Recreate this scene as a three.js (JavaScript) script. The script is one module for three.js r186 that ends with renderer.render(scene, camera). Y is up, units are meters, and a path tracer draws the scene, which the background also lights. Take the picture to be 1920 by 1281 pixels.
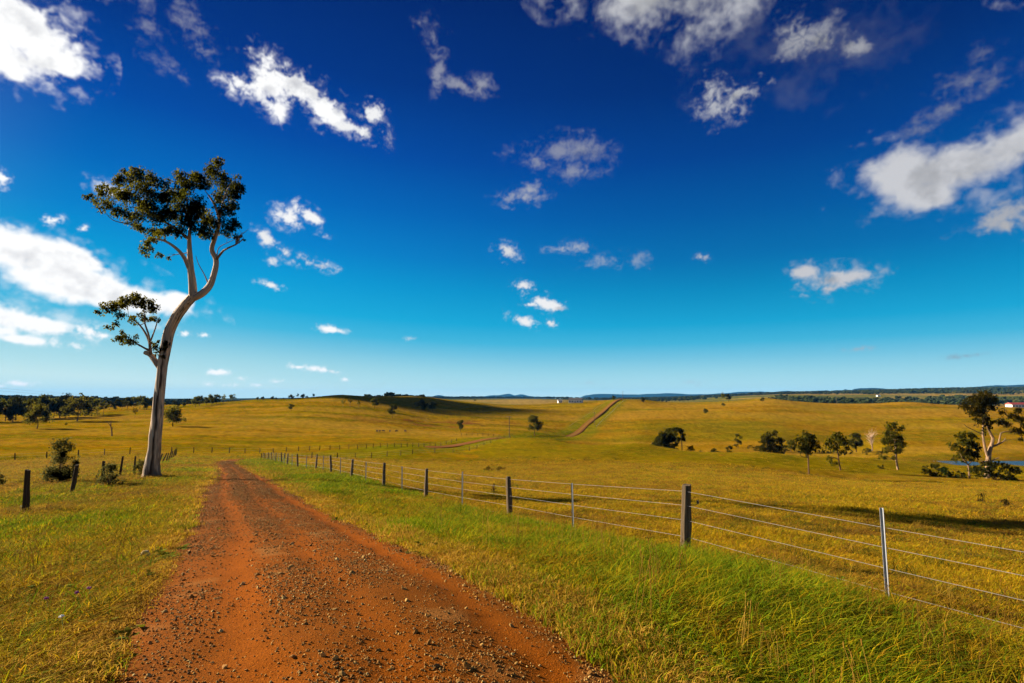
import * as THREE from 'three';
import { mergeGeometries } from 'three/addons/utils/BufferGeometryUtils.js';
import { MarchingCubes } from 'three/addons/objects/MarchingCubes.js';

// ------------------------------------------------------------------ camera, sky, sun, exposure
const scene = new THREE.Scene();
const EYE = 1.7, FOCAL = 1100, PW = 1920, PH = 1281;              // the lens, in the photograph's pixels
const PITCH = Math.atan(107.5 / FOCAL);
const camera = new THREE.PerspectiveCamera(2 * Math.atan(PH / 2 / FOCAL) * 180 / Math.PI, PW / PH, 0.1, 60000);
camera.position.set(0, EYE, 0);
camera.rotation.set(PITCH, 0, 0);
const EXPOSURE = 3.0;
const SUN_EL = 21 * Math.PI / 180, SUN_TURN = 22 * Math.PI / 180;
const SUN = new THREE.Vector3(-Math.cos(SUN_EL) * Math.cos(SUN_TURN), Math.sin(SUN_EL), -Math.cos(SUN_EL) * Math.sin(SUN_TURN));
const sun = new THREE.DirectionalLight(new THREE.Color().setRGB(1, 0.86, 0.66), 5.0);
sun.position.copy(SUN).multiplyScalar(900);
sun.castShadow = true;
sun.shadow.mapSize.set(4096, 4096);
Object.assign(sun.shadow.camera, { left: -300, right: 300, top: 300, bottom: -300, near: 1, far: 2500 });
sun.shadow.radius = 1;
scene.add(sun, sun.target);
const renderer = new THREE.WebGLRenderer({ antialias: true });
renderer.toneMapping = THREE.LinearToneMapping;
renderer.toneMappingExposure = EXPOSURE;
renderer.shadowMap.enabled = true;
scene.fog = new THREE.FogExp2(new THREE.Color().setRGB(0.07, 0.42, 1), 2.3e-5);

// ------------------------------------------------------------------ numbers
function rng(seed) { let s = seed | 0; return () => { s = (s + 0x6d2b79f5) | 0; let t = Math.imul(s ^ (s >>> 15), 1 | s); t = (t + Math.imul(t ^ (t >>> 7), 61 | t)) ^ t; return ((t ^ (t >>> 14)) >>> 0) / 4294967296; }; }
const clamp = (x, a = 0, b = 1) => Math.min(b, Math.max(a, x));
const smooth = (a, b, x) => { const t = clamp((x - a) / (b - a)); return t * t * (3 - 2 * t); };
const lerp = (a, b, t) => a + (b - a) * t;
const mix3 = (a, b, t) => [lerp(a[0], b[0], t), lerp(a[1], b[1], t), lerp(a[2], b[2], t)];
const G2 = new Float32Array(65536); { const r = rng(77); for (let i = 0; i < 65536; i++) G2[i] = r() * 2 - 1; }
function vnoise(x, y) {                                           // smooth noise in -1..1
  const ix = Math.floor(x), iy = Math.floor(y), fx = x - ix, fy = y - iy;
  const u = fx * fx * (3 - 2 * fx), v = fy * fy * (3 - 2 * fy);
  const h = (a, b) => G2[((a * 73) ^ (b * 1597) ^ ((a * b) & 255) * 31) & 65535];
  return lerp(lerp(h(ix, iy), h(ix + 1, iy), u), lerp(h(ix, iy + 1), h(ix + 1, iy + 1), u), v);
}
function fbm(x, y, n = 4) { let s = 0, a = 0.5; for (let i = 0; i < n; i++) { s += a * vnoise(x, y); const t = x * 1.62 - y * 1.17 + 13.7; y = x * 1.17 + y * 1.62 - 5.1; x = t; a *= 0.5; } return s; }
// a ray of the photograph, as a point at forward distance d
function ray(X, Y) { const v = new THREE.Vector3((X - PW / 2) / FOCAL, (PH / 2 - Y) / FOCAL, -1).applyAxisAngle(new THREE.Vector3(1, 0, 0), PITCH); return v; }
function at(X, Y, d) { const v = ray(X, Y); return v.multiplyScalar(d / -v.z).add(camera.position); }

// ------------------------------------------------------------------ the sky: clear air and clouds
{
  const W = 4096, H = 2048, data = new Float32Array(W * H * 4);
  const stops = [[0, .64, .87, .86], [1.0, .50, .79, .83], [2.4, .35, .69, .79], [3.8, .19, .575, .755], [5.2, .06, .485, .735], [7, .01, .415, .72], [10, .003, .325, .67], [13, .002, .22, .60], [17, .001, .137, .50], [22, .001, .070, .375], [28, .001, .035, .235], [36, .001, .019, .15], [50, .001, .014, .115], [90, .001, .012, .10]];
  const air = (el) => { let i = 1; while (i < stops.length - 1 && stops[i][0] < el) i++; const a = stops[i - 1], b = stops[i], t = clamp((el - a[0]) / (b[0] - a[0])); return [lerp(a[1], b[1], t), lerp(a[2], b[2], t), lerp(a[3], b[3], t)]; };
  for (let row = 0; row < H; row++) {
    const el = ((row + 0.5) / H - 0.5) * Math.PI, deg = Math.max(0, el * 180 / Math.PI), cy = Math.cos(el), sy = Math.sin(el);
    for (let col = 0; col < W; col++) {
      const az = ((col + 0.5) / W - 0.5) * 2 * Math.PI, x = Math.cos(az) * cy, z = Math.sin(az) * cy;
      const g = Math.acos(clamp(x * SUN.x + sy * SUN.y + z * SUN.z, -1, 1)) * 180 / Math.PI;
      const pol = 1 - 0.30 * Math.sin(clamp((g - 40) / 100) * Math.PI) ** 2 * smooth(2, 14, deg);   // clear air is darkest a quarter turn from the sun
      const c = air(Math.max(0, deg - 2.5 * smooth(75, 15, g))), o = (row * W + col) * 4;
      const near = 0.10 * smooth(30, 4, g);
      for (let k = 0; k < 3; k++) data[o + k] = (c[k] * pol + near) / EXPOSURE;
      data[o + 3] = 1;
    }
  }
  // clouds: each a cluster of soft puffs, given by direction and by angular size
  const clouds = [];
  const puffs = (X0, Y0, list, o = {}) => {                      // list: dx, dy, rx, ry, turn
    const c = ray(X0, Y0).normalize(), k = 1 / FOCAL / Math.hypot((X0 - 960) / FOCAL, (Y0 - 640) / FOCAL, 1);
    clouds.push({ c, list: list.map(([dx, dy, rx, ry, t = 0]) => [dx * k, -dy * k, rx * k, ry * k, t]), k, ...o });
  };
  puffs(60, 80, [[-70, -40, 95, 55, .3], [-10, -20, 70, 50, .4], [25, 20, 52, 45, 0], [-40, 40, 70, 34, 0], [-20, 62, 20, 16, 0], [60, 20, 20, 30, 0]], { f: 26, amp: .5, soft: .32, b: 1.05 });
  puffs(540, 165, [[-82, 8, 26, 17, 0], [-30, -12, 40, 34, .3], [10, -5, 46, 30, .5], [60, 20, 46, 22, .5], [-15, 38, 18, 22, 0], [90, 32, 18, 20, 0]], { f: 22, amp: .8, soft: .42, b: .93 });
  puffs(676, 230, [[20, -16, 18, 16, 0], [-20, 10, 26, 9, .1], [10, 20, 14, 10, .5]], { f: 20, amp: .8, soft: .5, b: .85 });
  puffs(815, 90, [[-18, -38, 22, 13, .5], [-2, -15, 12, 30, -.3], [10, 40, 10, 40, .2], [50, 62, 44, 9, .3], [85, 58, 20, 14, 0]], { f: 18, amp: 1.0, soft: .95, b: .55, thin: .5 });
  puffs(1045, 290, [[5, -8, 24, 20, 0], [-40, 12, 40, 16, .3], [25, 30, 40, 16, 0], [50, -5, 40, 20, .2]], { f: 16, amp: .95, soft: 1.0, b: .5, thin: .45 });
  puffs(985, 362, [[2, -4, 26, 9, -.2], [-10, 6, 34, 12, 0]], { f: 18, amp: .7, soft: .9, b: .55, thin: .75 });
  puffs(1270, 20, [[-70, -34, 110, 44, .2], [20, -10, 100, 58, 0], [100, -34, 90, 44, 0], [20, 34, 46, 40, .2], [-120, -24, 50, 26, 0]], { f: 12, amp: .7, soft: .7, b: .60 });
  puffs(1535, 75, [[-40, -16, 38, 26, .5], [4, 0, 44, 26, .5], [50, 22, 34, 18, .3]], { f: 12, amp: .8, soft: .85, b: .50, thin: .85 });
  puffs(1430, 105, [[-10, -60, 60, 60, 0], [40, 0, 120, 70, .2]], { f: 10, amp: 1, soft: 1.6, b: .35, thin: .2 });
  puffs(1355, 188, [[-12, 4, 34, 28, .2], [26, -6, 32, 14, -.2], [-20, -16, 18, 20, 0]], { f: 15, amp: .7, soft: .7, b: .58 });
  puffs(1810, 175, [[5, -20, 44, 18, -.1], [-25, 20, 48, 13, -.25], [40, -10, 40, 20, 0], [-70, 44, 26, 14, 0], [30, -56, 26, 24, 0]], { f: 13, amp: .95, soft: 1.1, b: .42, thin: .42 });
  puffs(1790, 305, [[-80, 0, 76, 50, 0], [0, 5, 95, 48, -.1], [90, -10, 80, 38, -.15], [-45, 50, 50, 34, .1], [170, -24, 90, 34, -.1]], { f: 15, amp: .30, soft: .36, b: .64 });
  puffs(1900, 400, [[0, -6, 56, 18, -.3], [20, 20, 16, 16, 0], [-10, 20, 20, 10, .8]], { f: 15, amp: .8, soft: .7, b: .5 });
  puffs(566, 410, [[-20, 4, 24, 15, .4], [14, -6, 30, 11, .6]], { f: 20, amp: .8, soft: .5, b: .88 });
  puffs(550, 475, [[-48, -22, 18, 8, .8], [-15, -2, 24, 9, .6], [15, 8, 26, 9, .2], [45, 20, 24, 8, .2], [-35, 14, 9, 7, 0]], { f: 22, amp: 1.0, soft: .7, b: .82 });
  puffs(505, 534, [[0, 0, 16, 5, .2]], { f: 24, amp: .6, soft: .6, b: .85 });
  puffs(945, 470, [[5, 0, 20, 12, .5]], { f: 20, amp: .6, soft: .6, b: .72 });
  puffs(1082, 463, [[2, -1, 18, 9, .2], [-30, 3, 24, 6, 0]], { f: 20, amp: .8, soft: .9, b: .6, thin: .7 });
  puffs(980, 536, [[0, 0, 14, 8, .2]], { f: 22, amp: .6, soft: .5, b: .8 });
  puffs(1025, 571, [[-5, -4, 26, 11, .25], [20, 7, 20, 7, .2], [-28, 0, 14, 4, 0]], { f: 22, amp: .6, soft: .42, b: .84 });
  puffs(978, 600, [[0, 0, 22, 8, .4]], { f: 22, amp: .6, soft: .42, b: .84 });
  puffs(1033, 607, [[0, 0, 10, 6, .4]], { f: 22, amp: .6, soft: .5, b: .8 });
  puffs(1190, 487, [[0, 0, 14, 10, 0], [-40, 4, 40, 14, 0]], { f: 18, amp: .8, soft: 1.0, b: .6, thin: .6 });
  puffs(1318, 482, [[0, 0, 11, 6, 0]], { f: 18, amp: .6, soft: .8, b: .62, thin: .8 });
  puffs(1555, 520, [[-40, -14, 28, 13, 0], [8, 8, 44, 20, 0], [40, 2, 34, 13, -.1], [0, 22, 24, 10, 0]], { f: 18, amp: .5, soft: .5, b: .62 });
  puffs(1610, 655, [[0, 0, 18, 4, 0]], { f: 22, amp: .7, soft: .8, b: .5, thin: .6 });
  puffs(1808, 668, [[0, 0, 26, 4, -.1]], { f: 22, amp: .9, soft: .9, b: .36, thin: .6 });
  puffs(120, 520, [[-110, -50, 70, 40, .3], [-30, -30, 110, 44, .35], [50, 14, 120, 38, .25], [-10, 10, 90, 32, .3], [150, 32, 70, 22, .2], [190, 22, 30, 18, .2]], { f: 17, amp: .30, soft: .24, b: 1.08 });
  puffs(110, 472, [[-30, -4, 70, 17, .1], [35, 6, 50, 17, .5]], { f: 20, amp: .35, soft: .28, b: 1.0 });
  puffs(40, 595, [[-40, 0, 60, 24, .2], [20, 10, 66, 18, .2], [-36, 28, 30, 9, 0], [5, 42, 40, 8, .1]], { f: 18, amp: .35, soft: .28, b: 1.02 });
  puffs(170, 622, [[0, 0, 32, 12, .3], [20, 6, 22, 7, 0]], { f: 20, amp: .6, soft: .45, b: 1.0 });
  puffs(100, 640, [[0, 0, 16, 7, .5], [36, 6, 12, 5, .3]], { f: 20, amp: .8, soft: .7, b: .95, thin: .7 });
  puffs(102, 412, [[0, 0, 13, 7, -.4]], { f: 22, amp: .9, soft: .5, b: .95 });
  puffs(156, 428, [[0, 0, 7, 4, -.7]], { f: 22, amp: .8, soft: .6, b: .9 });
  puffs(0, 335, [[0, 0, 12, 12, 0]], { f: 20, amp: .6, soft: .5, b: 1.0 });
  puffs(212, 355, [[0, 0, 26, 14, .2]], { f: 20, amp: .8, soft: .7, b: .85 });
  puffs(34, 719, [[0, 0, 18, 5, .1], [-30, 6, 16, 3, 0]], { f: 20, amp: .5, soft: .4, b: 1.02 });
  puffs(620, 618, [[0, 0, 22, 5, .15]], { f: 22, amp: .6, soft: .5, b: .92 });
  puffs(768, 635, [[0, 0, 9, 3, 0]], { f: 22, amp: .6, soft: .7, b: .8, thin: .7 });
  puffs(600, 692, [[0, 0, 28, 6, .15], [-40, -3, 14, 3, 0], [20, 4, 20, 4, .2]], { f: 22, amp: .7, soft: .5, b: .96 });
  puffs(647, 712, [[0, 0, 6, 3, 0]], { f: 22, amp: .6, soft: .6, b: .96 });
  puffs(408, 698, [[0, 0, 17, 5, 0]], { f: 22, amp: .6, soft: .5, b: 1.0 });
  puffs(437, 722, [[0, 0, 14, 3, 0], [40, 0, 12, 3, 0], [12, -12, 8, 3, 0], [-40, -2, 7, 4, 0], [78, -8, 9, 3, 0]], { f: 22, amp: .7, soft: .6, b: .98, thin: .8 });
  puffs(347, 626, [[0, 0, 8, 5, 0], [30, 1, 8, 3, 0]], { f: 22, amp: .7, soft: .6, b: .98 });
  puffs(1105, 718, [[0, 0, 12, 3, 0], [190, -1, 14, 4, 0], [195, 5, 8, 2, 0]], { f: 22, amp: .8, soft: .9, b: .56, thin: .45 });
  puffs(290, 40, [[-20, -30, 12, 20, -.3], [-6, 12, 22, 16, .3], [60, -10, 22, 40, -.6], [80, 20, 20, 18, 0], [-80, -30, 30, 12, .2], [20, 70, 26, 16, .3]], { f: 16, amp: 1.1, soft: 1.3, b: .55, thin: .4 });
  puffs(730, 262, [[0, 0, 7, 16, 0]], { f: 18, amp: .9, soft: 1.0, b: .6, thin: .5 });
  {                                                             // the same kind of fair-weather clouds over the rest of the sky
    const r = rng(901);
    for (let n = 0; n < 52; n++) {
      const az = r() * 2 * Math.PI, el = (4 + 50 * r() ** 1.6) * Math.PI / 180;
      const c = new THREE.Vector3(Math.cos(el) * Math.sin(az), Math.sin(el), -Math.cos(el) * Math.cos(az));
      const off = Math.abs(((az + Math.PI) % (2 * Math.PI)) - Math.PI) * 180 / Math.PI;
      const size = (0.4 + el * 2.4) * (0.5 + r()), list = [], m = 2 + Math.floor(r() * 4);
      for (let k = 0; k < m; k++) list.push([(r() - .5) * .11 * size, (r() - .5) * .03 * size, (.03 + .04 * r()) * size, (.014 + .014 * r()) * size, (r() - .5) * .5]);
      if (off > 46) clouds.push({ c, list, k: 1 / 1200, f: 18, amp: .7, soft: .5, b: .85 });
    }
  }
  const right = new THREE.Vector3(), up = new THREE.Vector3(), Y = new THREE.Vector3(0, 1, 0);
  clouds.forEach((cl, n) => {
    right.crossVectors(cl.c, Y).normalize(); up.crossVectors(right, cl.c).normalize();
    let reach = 0; for (const p of cl.list) reach = Math.max(reach, Math.hypot(p[0], p[1]) + Math.max(p[2], p[3]) * 2.1);
    const el0 = Math.asin(cl.c.y), az0 = Math.atan2(cl.c.z, cl.c.x), da = Math.min(Math.PI, reach / Math.max(.2, Math.cos(el0)) * 1.2);
    const sx = SUN.dot(right), sy = SUN.dot(up), sl = Math.hypot(sx, sy), gx = sx / sl, gy = sy / sl;
    const fr = Math.max(cl.f, 1.25 / Math.max(...cl.list.map((p) => p[2]))), F = (u, v) => {                              // how deep inside the cloud
      let d = -9;
      for (const [px, py, rx, ry, t] of cl.list) { const a = u - px, b = v - py, ct = Math.cos(t), st = Math.sin(t), e = Math.hypot((a * ct - b * st) / rx, (a * st + b * ct) / ry); const q = 1 - e; d = d < -8 ? q : Math.max(d, q) + .18 * Math.max(0, .5 - Math.abs(d - q)); }
      return d;
    };
    const billow = (x, y) => { let t = 0, a = .5; for (let i = 0; i < 5; i++) { t += a * (1 - 2 * Math.abs(vnoise(x, y))); const q = x * 1.71 - y * 1.13 + 3.3; y = x * 1.13 + y * 1.71 + 8.1; x = q; a *= .55; } return t; };
    const px12 = cl.k * 11, N = (u, v) => {
      const wu = u + px12 * fbm(u * fr * 2.2 + n, v * fr * 2.2, 3), wv = v + px12 * .8 * fbm(u * fr * 2.2 + 31, v * fr * 2.2 + n, 3);
      return .9 * fbm(wu * fr + n * 7.3, wv * fr * 1.3 - n * 3.1, 4) + .34 * (billow(wu * fr * 2.1 + 9, wv * fr * 2.6 + n) - .15) + .30 * fbm(wu * fr * 9 + 9, wv * fr * 9 + n, 4);
    };
    const r0 = Math.floor(((el0 - reach) / Math.PI + .5) * H), r1 = Math.ceil(((el0 + reach) / Math.PI + .5) * H);
    for (let row = Math.max(H / 2, r0); row < Math.min(H, r1); row++) {
      const el = ((row + .5) / H - .5) * Math.PI, cy = Math.cos(el), y = Math.sin(el);
      for (let cc = Math.floor((az0 - da) / (2 * Math.PI) * W); cc < (az0 + da) / (2 * Math.PI) * W; cc++) {
        const col = ((cc + W / 2) % W + W) % W, az = ((col + .5) / W - .5) * 2 * Math.PI, x = Math.cos(az) * cy, z = Math.sin(az) * cy;
        const f = x * cl.c.x + y * cl.c.y + z * cl.c.z; if (f < .2) continue;
        const u = (x * right.x + y * right.y + z * right.z) / f, v = (x * up.x + y * up.y + z * up.z) / f;
        const base = F(u, v); if (base < -1.1) continue;
        const ns = N(u, v), den = base * 1.05 + .04 + ns * cl.amp * 1.45;
        const wisp = .42 * smooth(-.8, .8, base + ns * 1.9) * clamp(.45 + 1.9 * fbm(u * fr * 2.3 + 3, v * fr * 3 + n * 5, 5)), core = smooth(-.05, cl.soft * 1.75, den) * (cl.thin ?? 1) * (cl.thin ? clamp(.6 + ns * 1.4) : 1), a = 1 - (1 - core) * (1 - wisp * (cl.thin ?? 1)); if (a <= .003) continue;
        const toward = F(u + gx * .035, v + gy * .035) + N(u + gx * .02, v + gy * .02) * .5;
        const lit = clamp(1.02 - .13 * clamp(toward + .15) - .20 * smooth(.2, 1.1, den) * smooth(.3, 1, toward) + .24 * ns);
        const o = (row * W + col) * 4, w = cl.b * lit, tint = [.93, .945, 1.0];
        for (let k = 0; k < 3; k++) data[o + k] = lerp(data[o + k], Math.min(1.05, Math.pow(w, 1.3) * 1.12) * lerp(tint[k], 1, smooth(.55, .95, w)) / EXPOSURE, a);
      }
    }
  });
  const t = new THREE.DataTexture(data, W, H, THREE.RGBAFormat, THREE.FloatType);
  t.mapping = THREE.EquirectangularReflectionMapping; t.magFilter = THREE.LinearFilter; t.needsUpdate = true;
  scene.background = t; scene.environment = t;
}

// ------------------------------------------------------------------ naming
const taken = {};
function numbered(name) { const n = taken[name] = (taken[name] ?? -1) + 1; return n ? name + '_' + String(n).padStart(3, '0') : name; }
function shadows(o) { o.traverse((m) => { if (m.isMesh) m.castShadow = m.receiveShadow = true; }); return o; }
function tag(o, label, category, group) { o.userData.label = label; o.userData.category = category; if (group) o.userData.group = group; return o; }
function thing(name, label, category, pos, turn = 0, group) {
  const g = new THREE.Group(); g.name = numbered(name); if (pos) g.position.copy(pos); g.rotation.y = turn;
  tag(g, label, category, group); scene.add(g); return g;
}
function part(name, geometry, material, parent) { const m = new THREE.Mesh(geometry, material); m.name = name; m.castShadow = m.receiveShadow = true; parent.add(m); return m; }
function setting(name, geometry, material, kind = 'structure') { const m = new THREE.Mesh(geometry, material); m.name = numbered(name); m.userData.kind = kind; m.castShadow = m.receiveShadow = true; scene.add(m); return m; }
const rgb = (r, g, b) => new THREE.Color().setRGB(r, g, b);

// ------------------------------------------------------------------ the lie of the land: a smooth surface through surveyed points
// a survey point: x, forward distance d, height against the eye
const survey = [];
const P = (X, Y, d) => { const p = at(X, Y, d); survey.push([p.x, d, p.y - EYE]); };
const Q = (X, h, d) => survey.push([(X - 960) / FOCAL * d, d, h]);
for (const s of [[0, 0, -1.66], [-1, 3.5, -1.73], [-5, 12.2, -2.48], [-8.6, 19.6, -3.1], [-14.5, 31, -4.2], [-21, 45, -5.4], [-32, 65, -6.95],
  [4.6, 7.45, -2.42], [3, 10.4, -2.72], [-.1, 18, -3.5], [-3.3, 23, -3.85], [-6.2, 28.7, -4.25], [-9.4, 35, -4.7], [-14.8, 45, -5.45], [-18, 50, -5.8],
  [9, 7, -2.95], [16, 4, -3.5], [4, 4.7, -2.35], [1.2, 3.5, -1.92], [-13, 16, -3.08], [-16.9, 23, -3.7], [-20.9, 34, -4.5], [-24.3, 37, -4.8], [-27.9, 44, -5.4], [-3.4, 3.7, -1.9], [-8, 6, -2.35],
  [-40, 20, -4.4], [-40, 0, -3.2], [0, -15, -1.3], [0, -60, -1.8], [-40, -40, -2.4], [40, -30, -5], [34, 0, -5.6], [160, -80, -14], [-160, -80, -8], [0, -400, -10], [400, 0, -20], [-400, 0, -12], [0, -3000, -10], [2500, -300, 0], [-2500, -300, 0], [0, -18000, 0], [17000, 0, 0], [-17000, 0, 0]]) survey.push(s);
P(41, 863, 90); P(158, 857.5, 94); P(253, 853, 100); P(371, 850, 115); P(490, 846, 140); P(650, 846, 142); P(765, 841, 148);
P(499, 862, 97); P(637, 861, 106); P(700, 858, 122); P(776, 855, 132); P(840, 838, 175); P(930, 822, 230); Q(1000, -18.4, 265); Q(1040, -20.4, 300);
P(900, 900, 50); P(1000, 873, 105); P(1000, 930, 28); P(1200, 935, 27); P(1200, 900, 55); P(1200, 880, 90); P(1400, 960, 20); P(1600, 960, 22); P(1800, 1000, 17); P(1600, 920, 45); P(1600, 893, 115); P(1850, 898, 118); P(1850, 930, 50); P(1440, 885, 105); P(2200, 905, 115); P(2200, 970, 26);
P(1000, 842, 155); P(1000, 823, 200); Q(1000, -18.5, 310); P(1200, 858, 132); P(1200, 834, 172); Q(1200, -24, 235); P(1440, 866, 132); P(1440, 849, 160); Q(1440, -24.5, 225); P(1600, 864, 150); P(1600, 859, 160); Q(1600, -23.6, 222); P(1750, 880, 150); P(1750, 876, 160); Q(1790, -22.9, 204); Q(1920, -22.9, 200); Q(2100, -22.9, 200);
P(1200, 820, 330); P(1200, 790, 430); P(1200, 765, 560); P(1200, 750, 660); P(1440, 832, 300); P(1440, 790, 420); P(1440, 760, 560); P(1440, 747, 680); P(1700, 845, 262); P(1700, 800, 400); P(1700, 765, 560); P(1700, 754, 640); P(1850, 850, 245); P(1850, 800, 390); P(1850, 768, 540); P(1850, 762, 610); P(2200, 850, 245); P(2200, 768, 560);
P(1070, 818, 345); P(1100, 795, 430); P(1128, 773, 530); P(1155, 752, 640); P(1050, 762, 600); P(1050, 757, 655); P(1000, 790, 430); P(900, 770, 520); P(900, 757, 620); P(800, 750, 560); P(800, 775, 450); P(800, 800, 330); P(850, 800, 350); P(940, 812, 300);
P(640, 741, 520); P(640, 765, 400); P(640, 795, 290); P(640, 815, 220); P(640, 830, 170); P(480, 750, 480); P(480, 772, 370); P(480, 797, 260); P(480, 820, 190); P(400, 757, 470); P(323, 799, 250); P(323, 780, 340); P(323, 764, 450); P(200, 785, 330); P(200, 768, 460); P(70, 803, 232); P(70, 787, 330); P(70, 830, 140); P(200, 830, 150); P(0, 790, 320); P(-300, 800, 300); P(-300, 865, 100);
Q(640, -6, 760); Q(480, -9, 700); Q(200, -8, 760); Q(-200, -9, 700); Q(900, -10, 850); Q(1050, -9, 900); Q(1200, -9, 880); Q(1440, -12, 900); Q(1700, -14, 850); Q(1850, -14, 850); Q(2200, -14, 850);
Q(100, -6, 2000); Q(640, -8, 2000); Q(1000, -5, 2000); Q(1440, 0, 1600); Q(1700, 9, 2000); Q(1900, 12, 2000); Q(2300, 12, 2000); Q(300, 0, 5000); Q(1000, 4, 5000); Q(1300, 12, 4500); Q(1500, 40, 4500); Q(1700, 68, 4800); Q(1900, 86, 4800); Q(2400, 86, 4800); Q(300, 0, 12000); Q(960, 0, 12000); Q(1700, 20, 11000); Q(960, 0, 24000); Q(2300, 0, 22000); Q(-400, 0, 22000);
const warp = (x, d) => { const r = Math.hypot(x, d), k = r < 1e-6 ? 1 / 14 : Math.asinh(r / 14) / r; return [x * k, d * k]; };
const NS = survey.length, SX = new Float64Array(NS), SY = new Float64Array(NS), SW = new Float64Array(NS + 3);
{
  const n = NS + 3, A = [...Array(n)].map(() => new Float64Array(n + 1));
  const kern = (r2) => r2 < 1e-12 ? 0 : 0.5 * r2 * Math.log(r2);
  survey.forEach(([x, d, h], i) => { [SX[i], SY[i]] = warp(x, d); A[i][n] = h / (Math.hypot(x, d) + 5); });
  for (let i = 0; i < NS; i++) {
    for (let j = 0; j < NS; j++) A[i][j] = kern((SX[i] - SX[j]) ** 2 + (SY[i] - SY[j]) ** 2);
    A[i][i] += 2e-4;
    A[i][NS] = A[NS][i] = 1; A[i][NS + 1] = A[NS + 1][i] = SX[i]; A[i][NS + 2] = A[NS + 2][i] = SY[i];
  }
  for (let c = 0; c < n; c++) {
    let p = c; for (let i = c + 1; i < n; i++) if (Math.abs(A[i][c]) > Math.abs(A[p][c])) p = i;
    [A[c], A[p]] = [A[p], A[c]];
    for (let i = c + 1; i < n; i++) { const k = A[i][c] / A[c][c]; if (k) for (let j = c; j <= n; j++) A[i][j] -= k * A[c][j]; }
  }
  for (let i = n - 1; i >= 0; i--) { let s = A[i][n]; for (let j = i + 1; j < n; j++) s -= A[i][j] * SW[j]; SW[i] = s / A[i][i]; }
}
function base(x, d) {
  const [u, v] = warp(x, d); let s = SW[NS] + SW[NS + 1] * u + SW[NS + 2] * v;
  for (let i = 0; i < NS; i++) { const a = u - SX[i], b = v - SY[i], r2 = a * a + b * b; if (r2 > 1e-12) s += SW[i] * 0.5 * r2 * Math.log(r2); }
  return s * (Math.hypot(x, d) + 5) + EYE;
}
// the dirt road's course
const courseRaw = [[10, -18], [5.4, -9], [.98, 0], [-.66, 3.5], [-4.85, 12.2], [-8.6, 19.6], [-14.3, 31.5], [-21, 45], [-27, 56.5], [-31.8, 66], [-36.4, 77], [-40.6, 88], [-42.6, 98], [-41.5, 107], [-38, 115], [-32.5, 138], [-19, 176], [-6.3, 230], [10.5, 290], [34, 345], [54.7, 430], [81, 530], [113, 640], [150, 760]];
const course = new THREE.CatmullRomCurve3(courseRaw.map(([x, d]) => new THREE.Vector3(x, 0, d)), false, 'centripetal');
const CP = course.getSpacedPoints(700);                           // about 1.2 m apart
function road(x, d) {                                             // [signed distance to the right of the middle, how far along]
  let best = 1e18, bi = 0;
  for (let i = 0; i < CP.length; i += 6) { const a = x - CP[i].x, b = d - CP[i].z, q = a * a + b * b; if (q < best) { best = q; bi = i; } }
  if (best > 3600) return [99, bi];
  best = 1e18; let out = 0, along = 0;
  for (let i = Math.max(0, bi - 7); i < Math.min(CP.length - 1, bi + 7); i++) {
    const p = CP[i], q = CP[i + 1], ex = q.x - p.x, ez = q.z - p.z, L = ex * ex + ez * ez, t = clamp(((x - p.x) * ex + (d - p.z) * ez) / L);
    const a = x - p.x - ex * t, b = d - p.z - ez * t, r = a * a + b * b;
    if (r < best) { best = r; out = Math.sqrt(r) * (ez * a - ex * b > 0 ? 1 : -1); along = i + t; }
  }
  return [out, along];
}
const STEP = course.getLength() / 700;
const half = (along) => lerp(1.57, 1.75, smooth(110, 200, along * STEP));
function ragged(x, d) { return .22 * fbm(x * .55, d * .55, 3) + .16 * fbm(x * 2.4 + 7, d * 2.4, 2); }
function bumps(x, d, r) {
  const k = 1 - .75 * smooth(60, 400, r);
  return .10 * fbm(x / 7, d / 7, 3) * smooth(4, 14, r) + .085 * fbm(x / 1.3, d / 1.3, 3) * k + (r > 60 ? .5 * fbm(x / 40 + 3, d / 40, 3) * smooth(60, 200, r) * (1 - smooth(1500, 4000, r)) : 0) + (r > 70 ? .42 * fbm(x / 17 + 9, d / 17, 3) * smooth(70, 180, r) * (1 - smooth(500, 1500, r)) : 0);
}
function ground(x, d, rd) {
  const r = Math.hypot(x, d), b = base(x, d); rd ??= r < 800 ? road(x, d) : [99, 0];
  const s = Math.abs(rd[0]), e = half(rd[1]) + (s < 8 ? ragged(x, d) * (r > 120 ? .5 : 1) : 0);
  return b + bumps(x, d, r) * smooth(e - .3, e + 1.6, s) - .09 * smooth(e + .16, e - .20, s) - (r > 60 ? .08 * smooth(e + 1, e, s) : 0);
}
// where a ray of the photograph meets the land, near a guessed distance
function pick(X, Y, guess, lo = .75, hi = 1.35) {
  let best = null, prev = null;
  for (let d = guess * lo; d < guess * hi; d *= 1.004) { const p = at(X, Y, d), g = p.y - ground(p.x, d); if (prev !== null && prev > 0 && g <= 0 && (best === null || Math.abs(d - guess) < Math.abs(best - guess))) best = d; prev = g; }
  const d = best ?? guess, p = at(X, Y, d); return new THREE.Vector3(p.x, ground(p.x, d), -d);
}
const stand = (x, d) => new THREE.Vector3(x, ground(x, d), -d);

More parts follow.
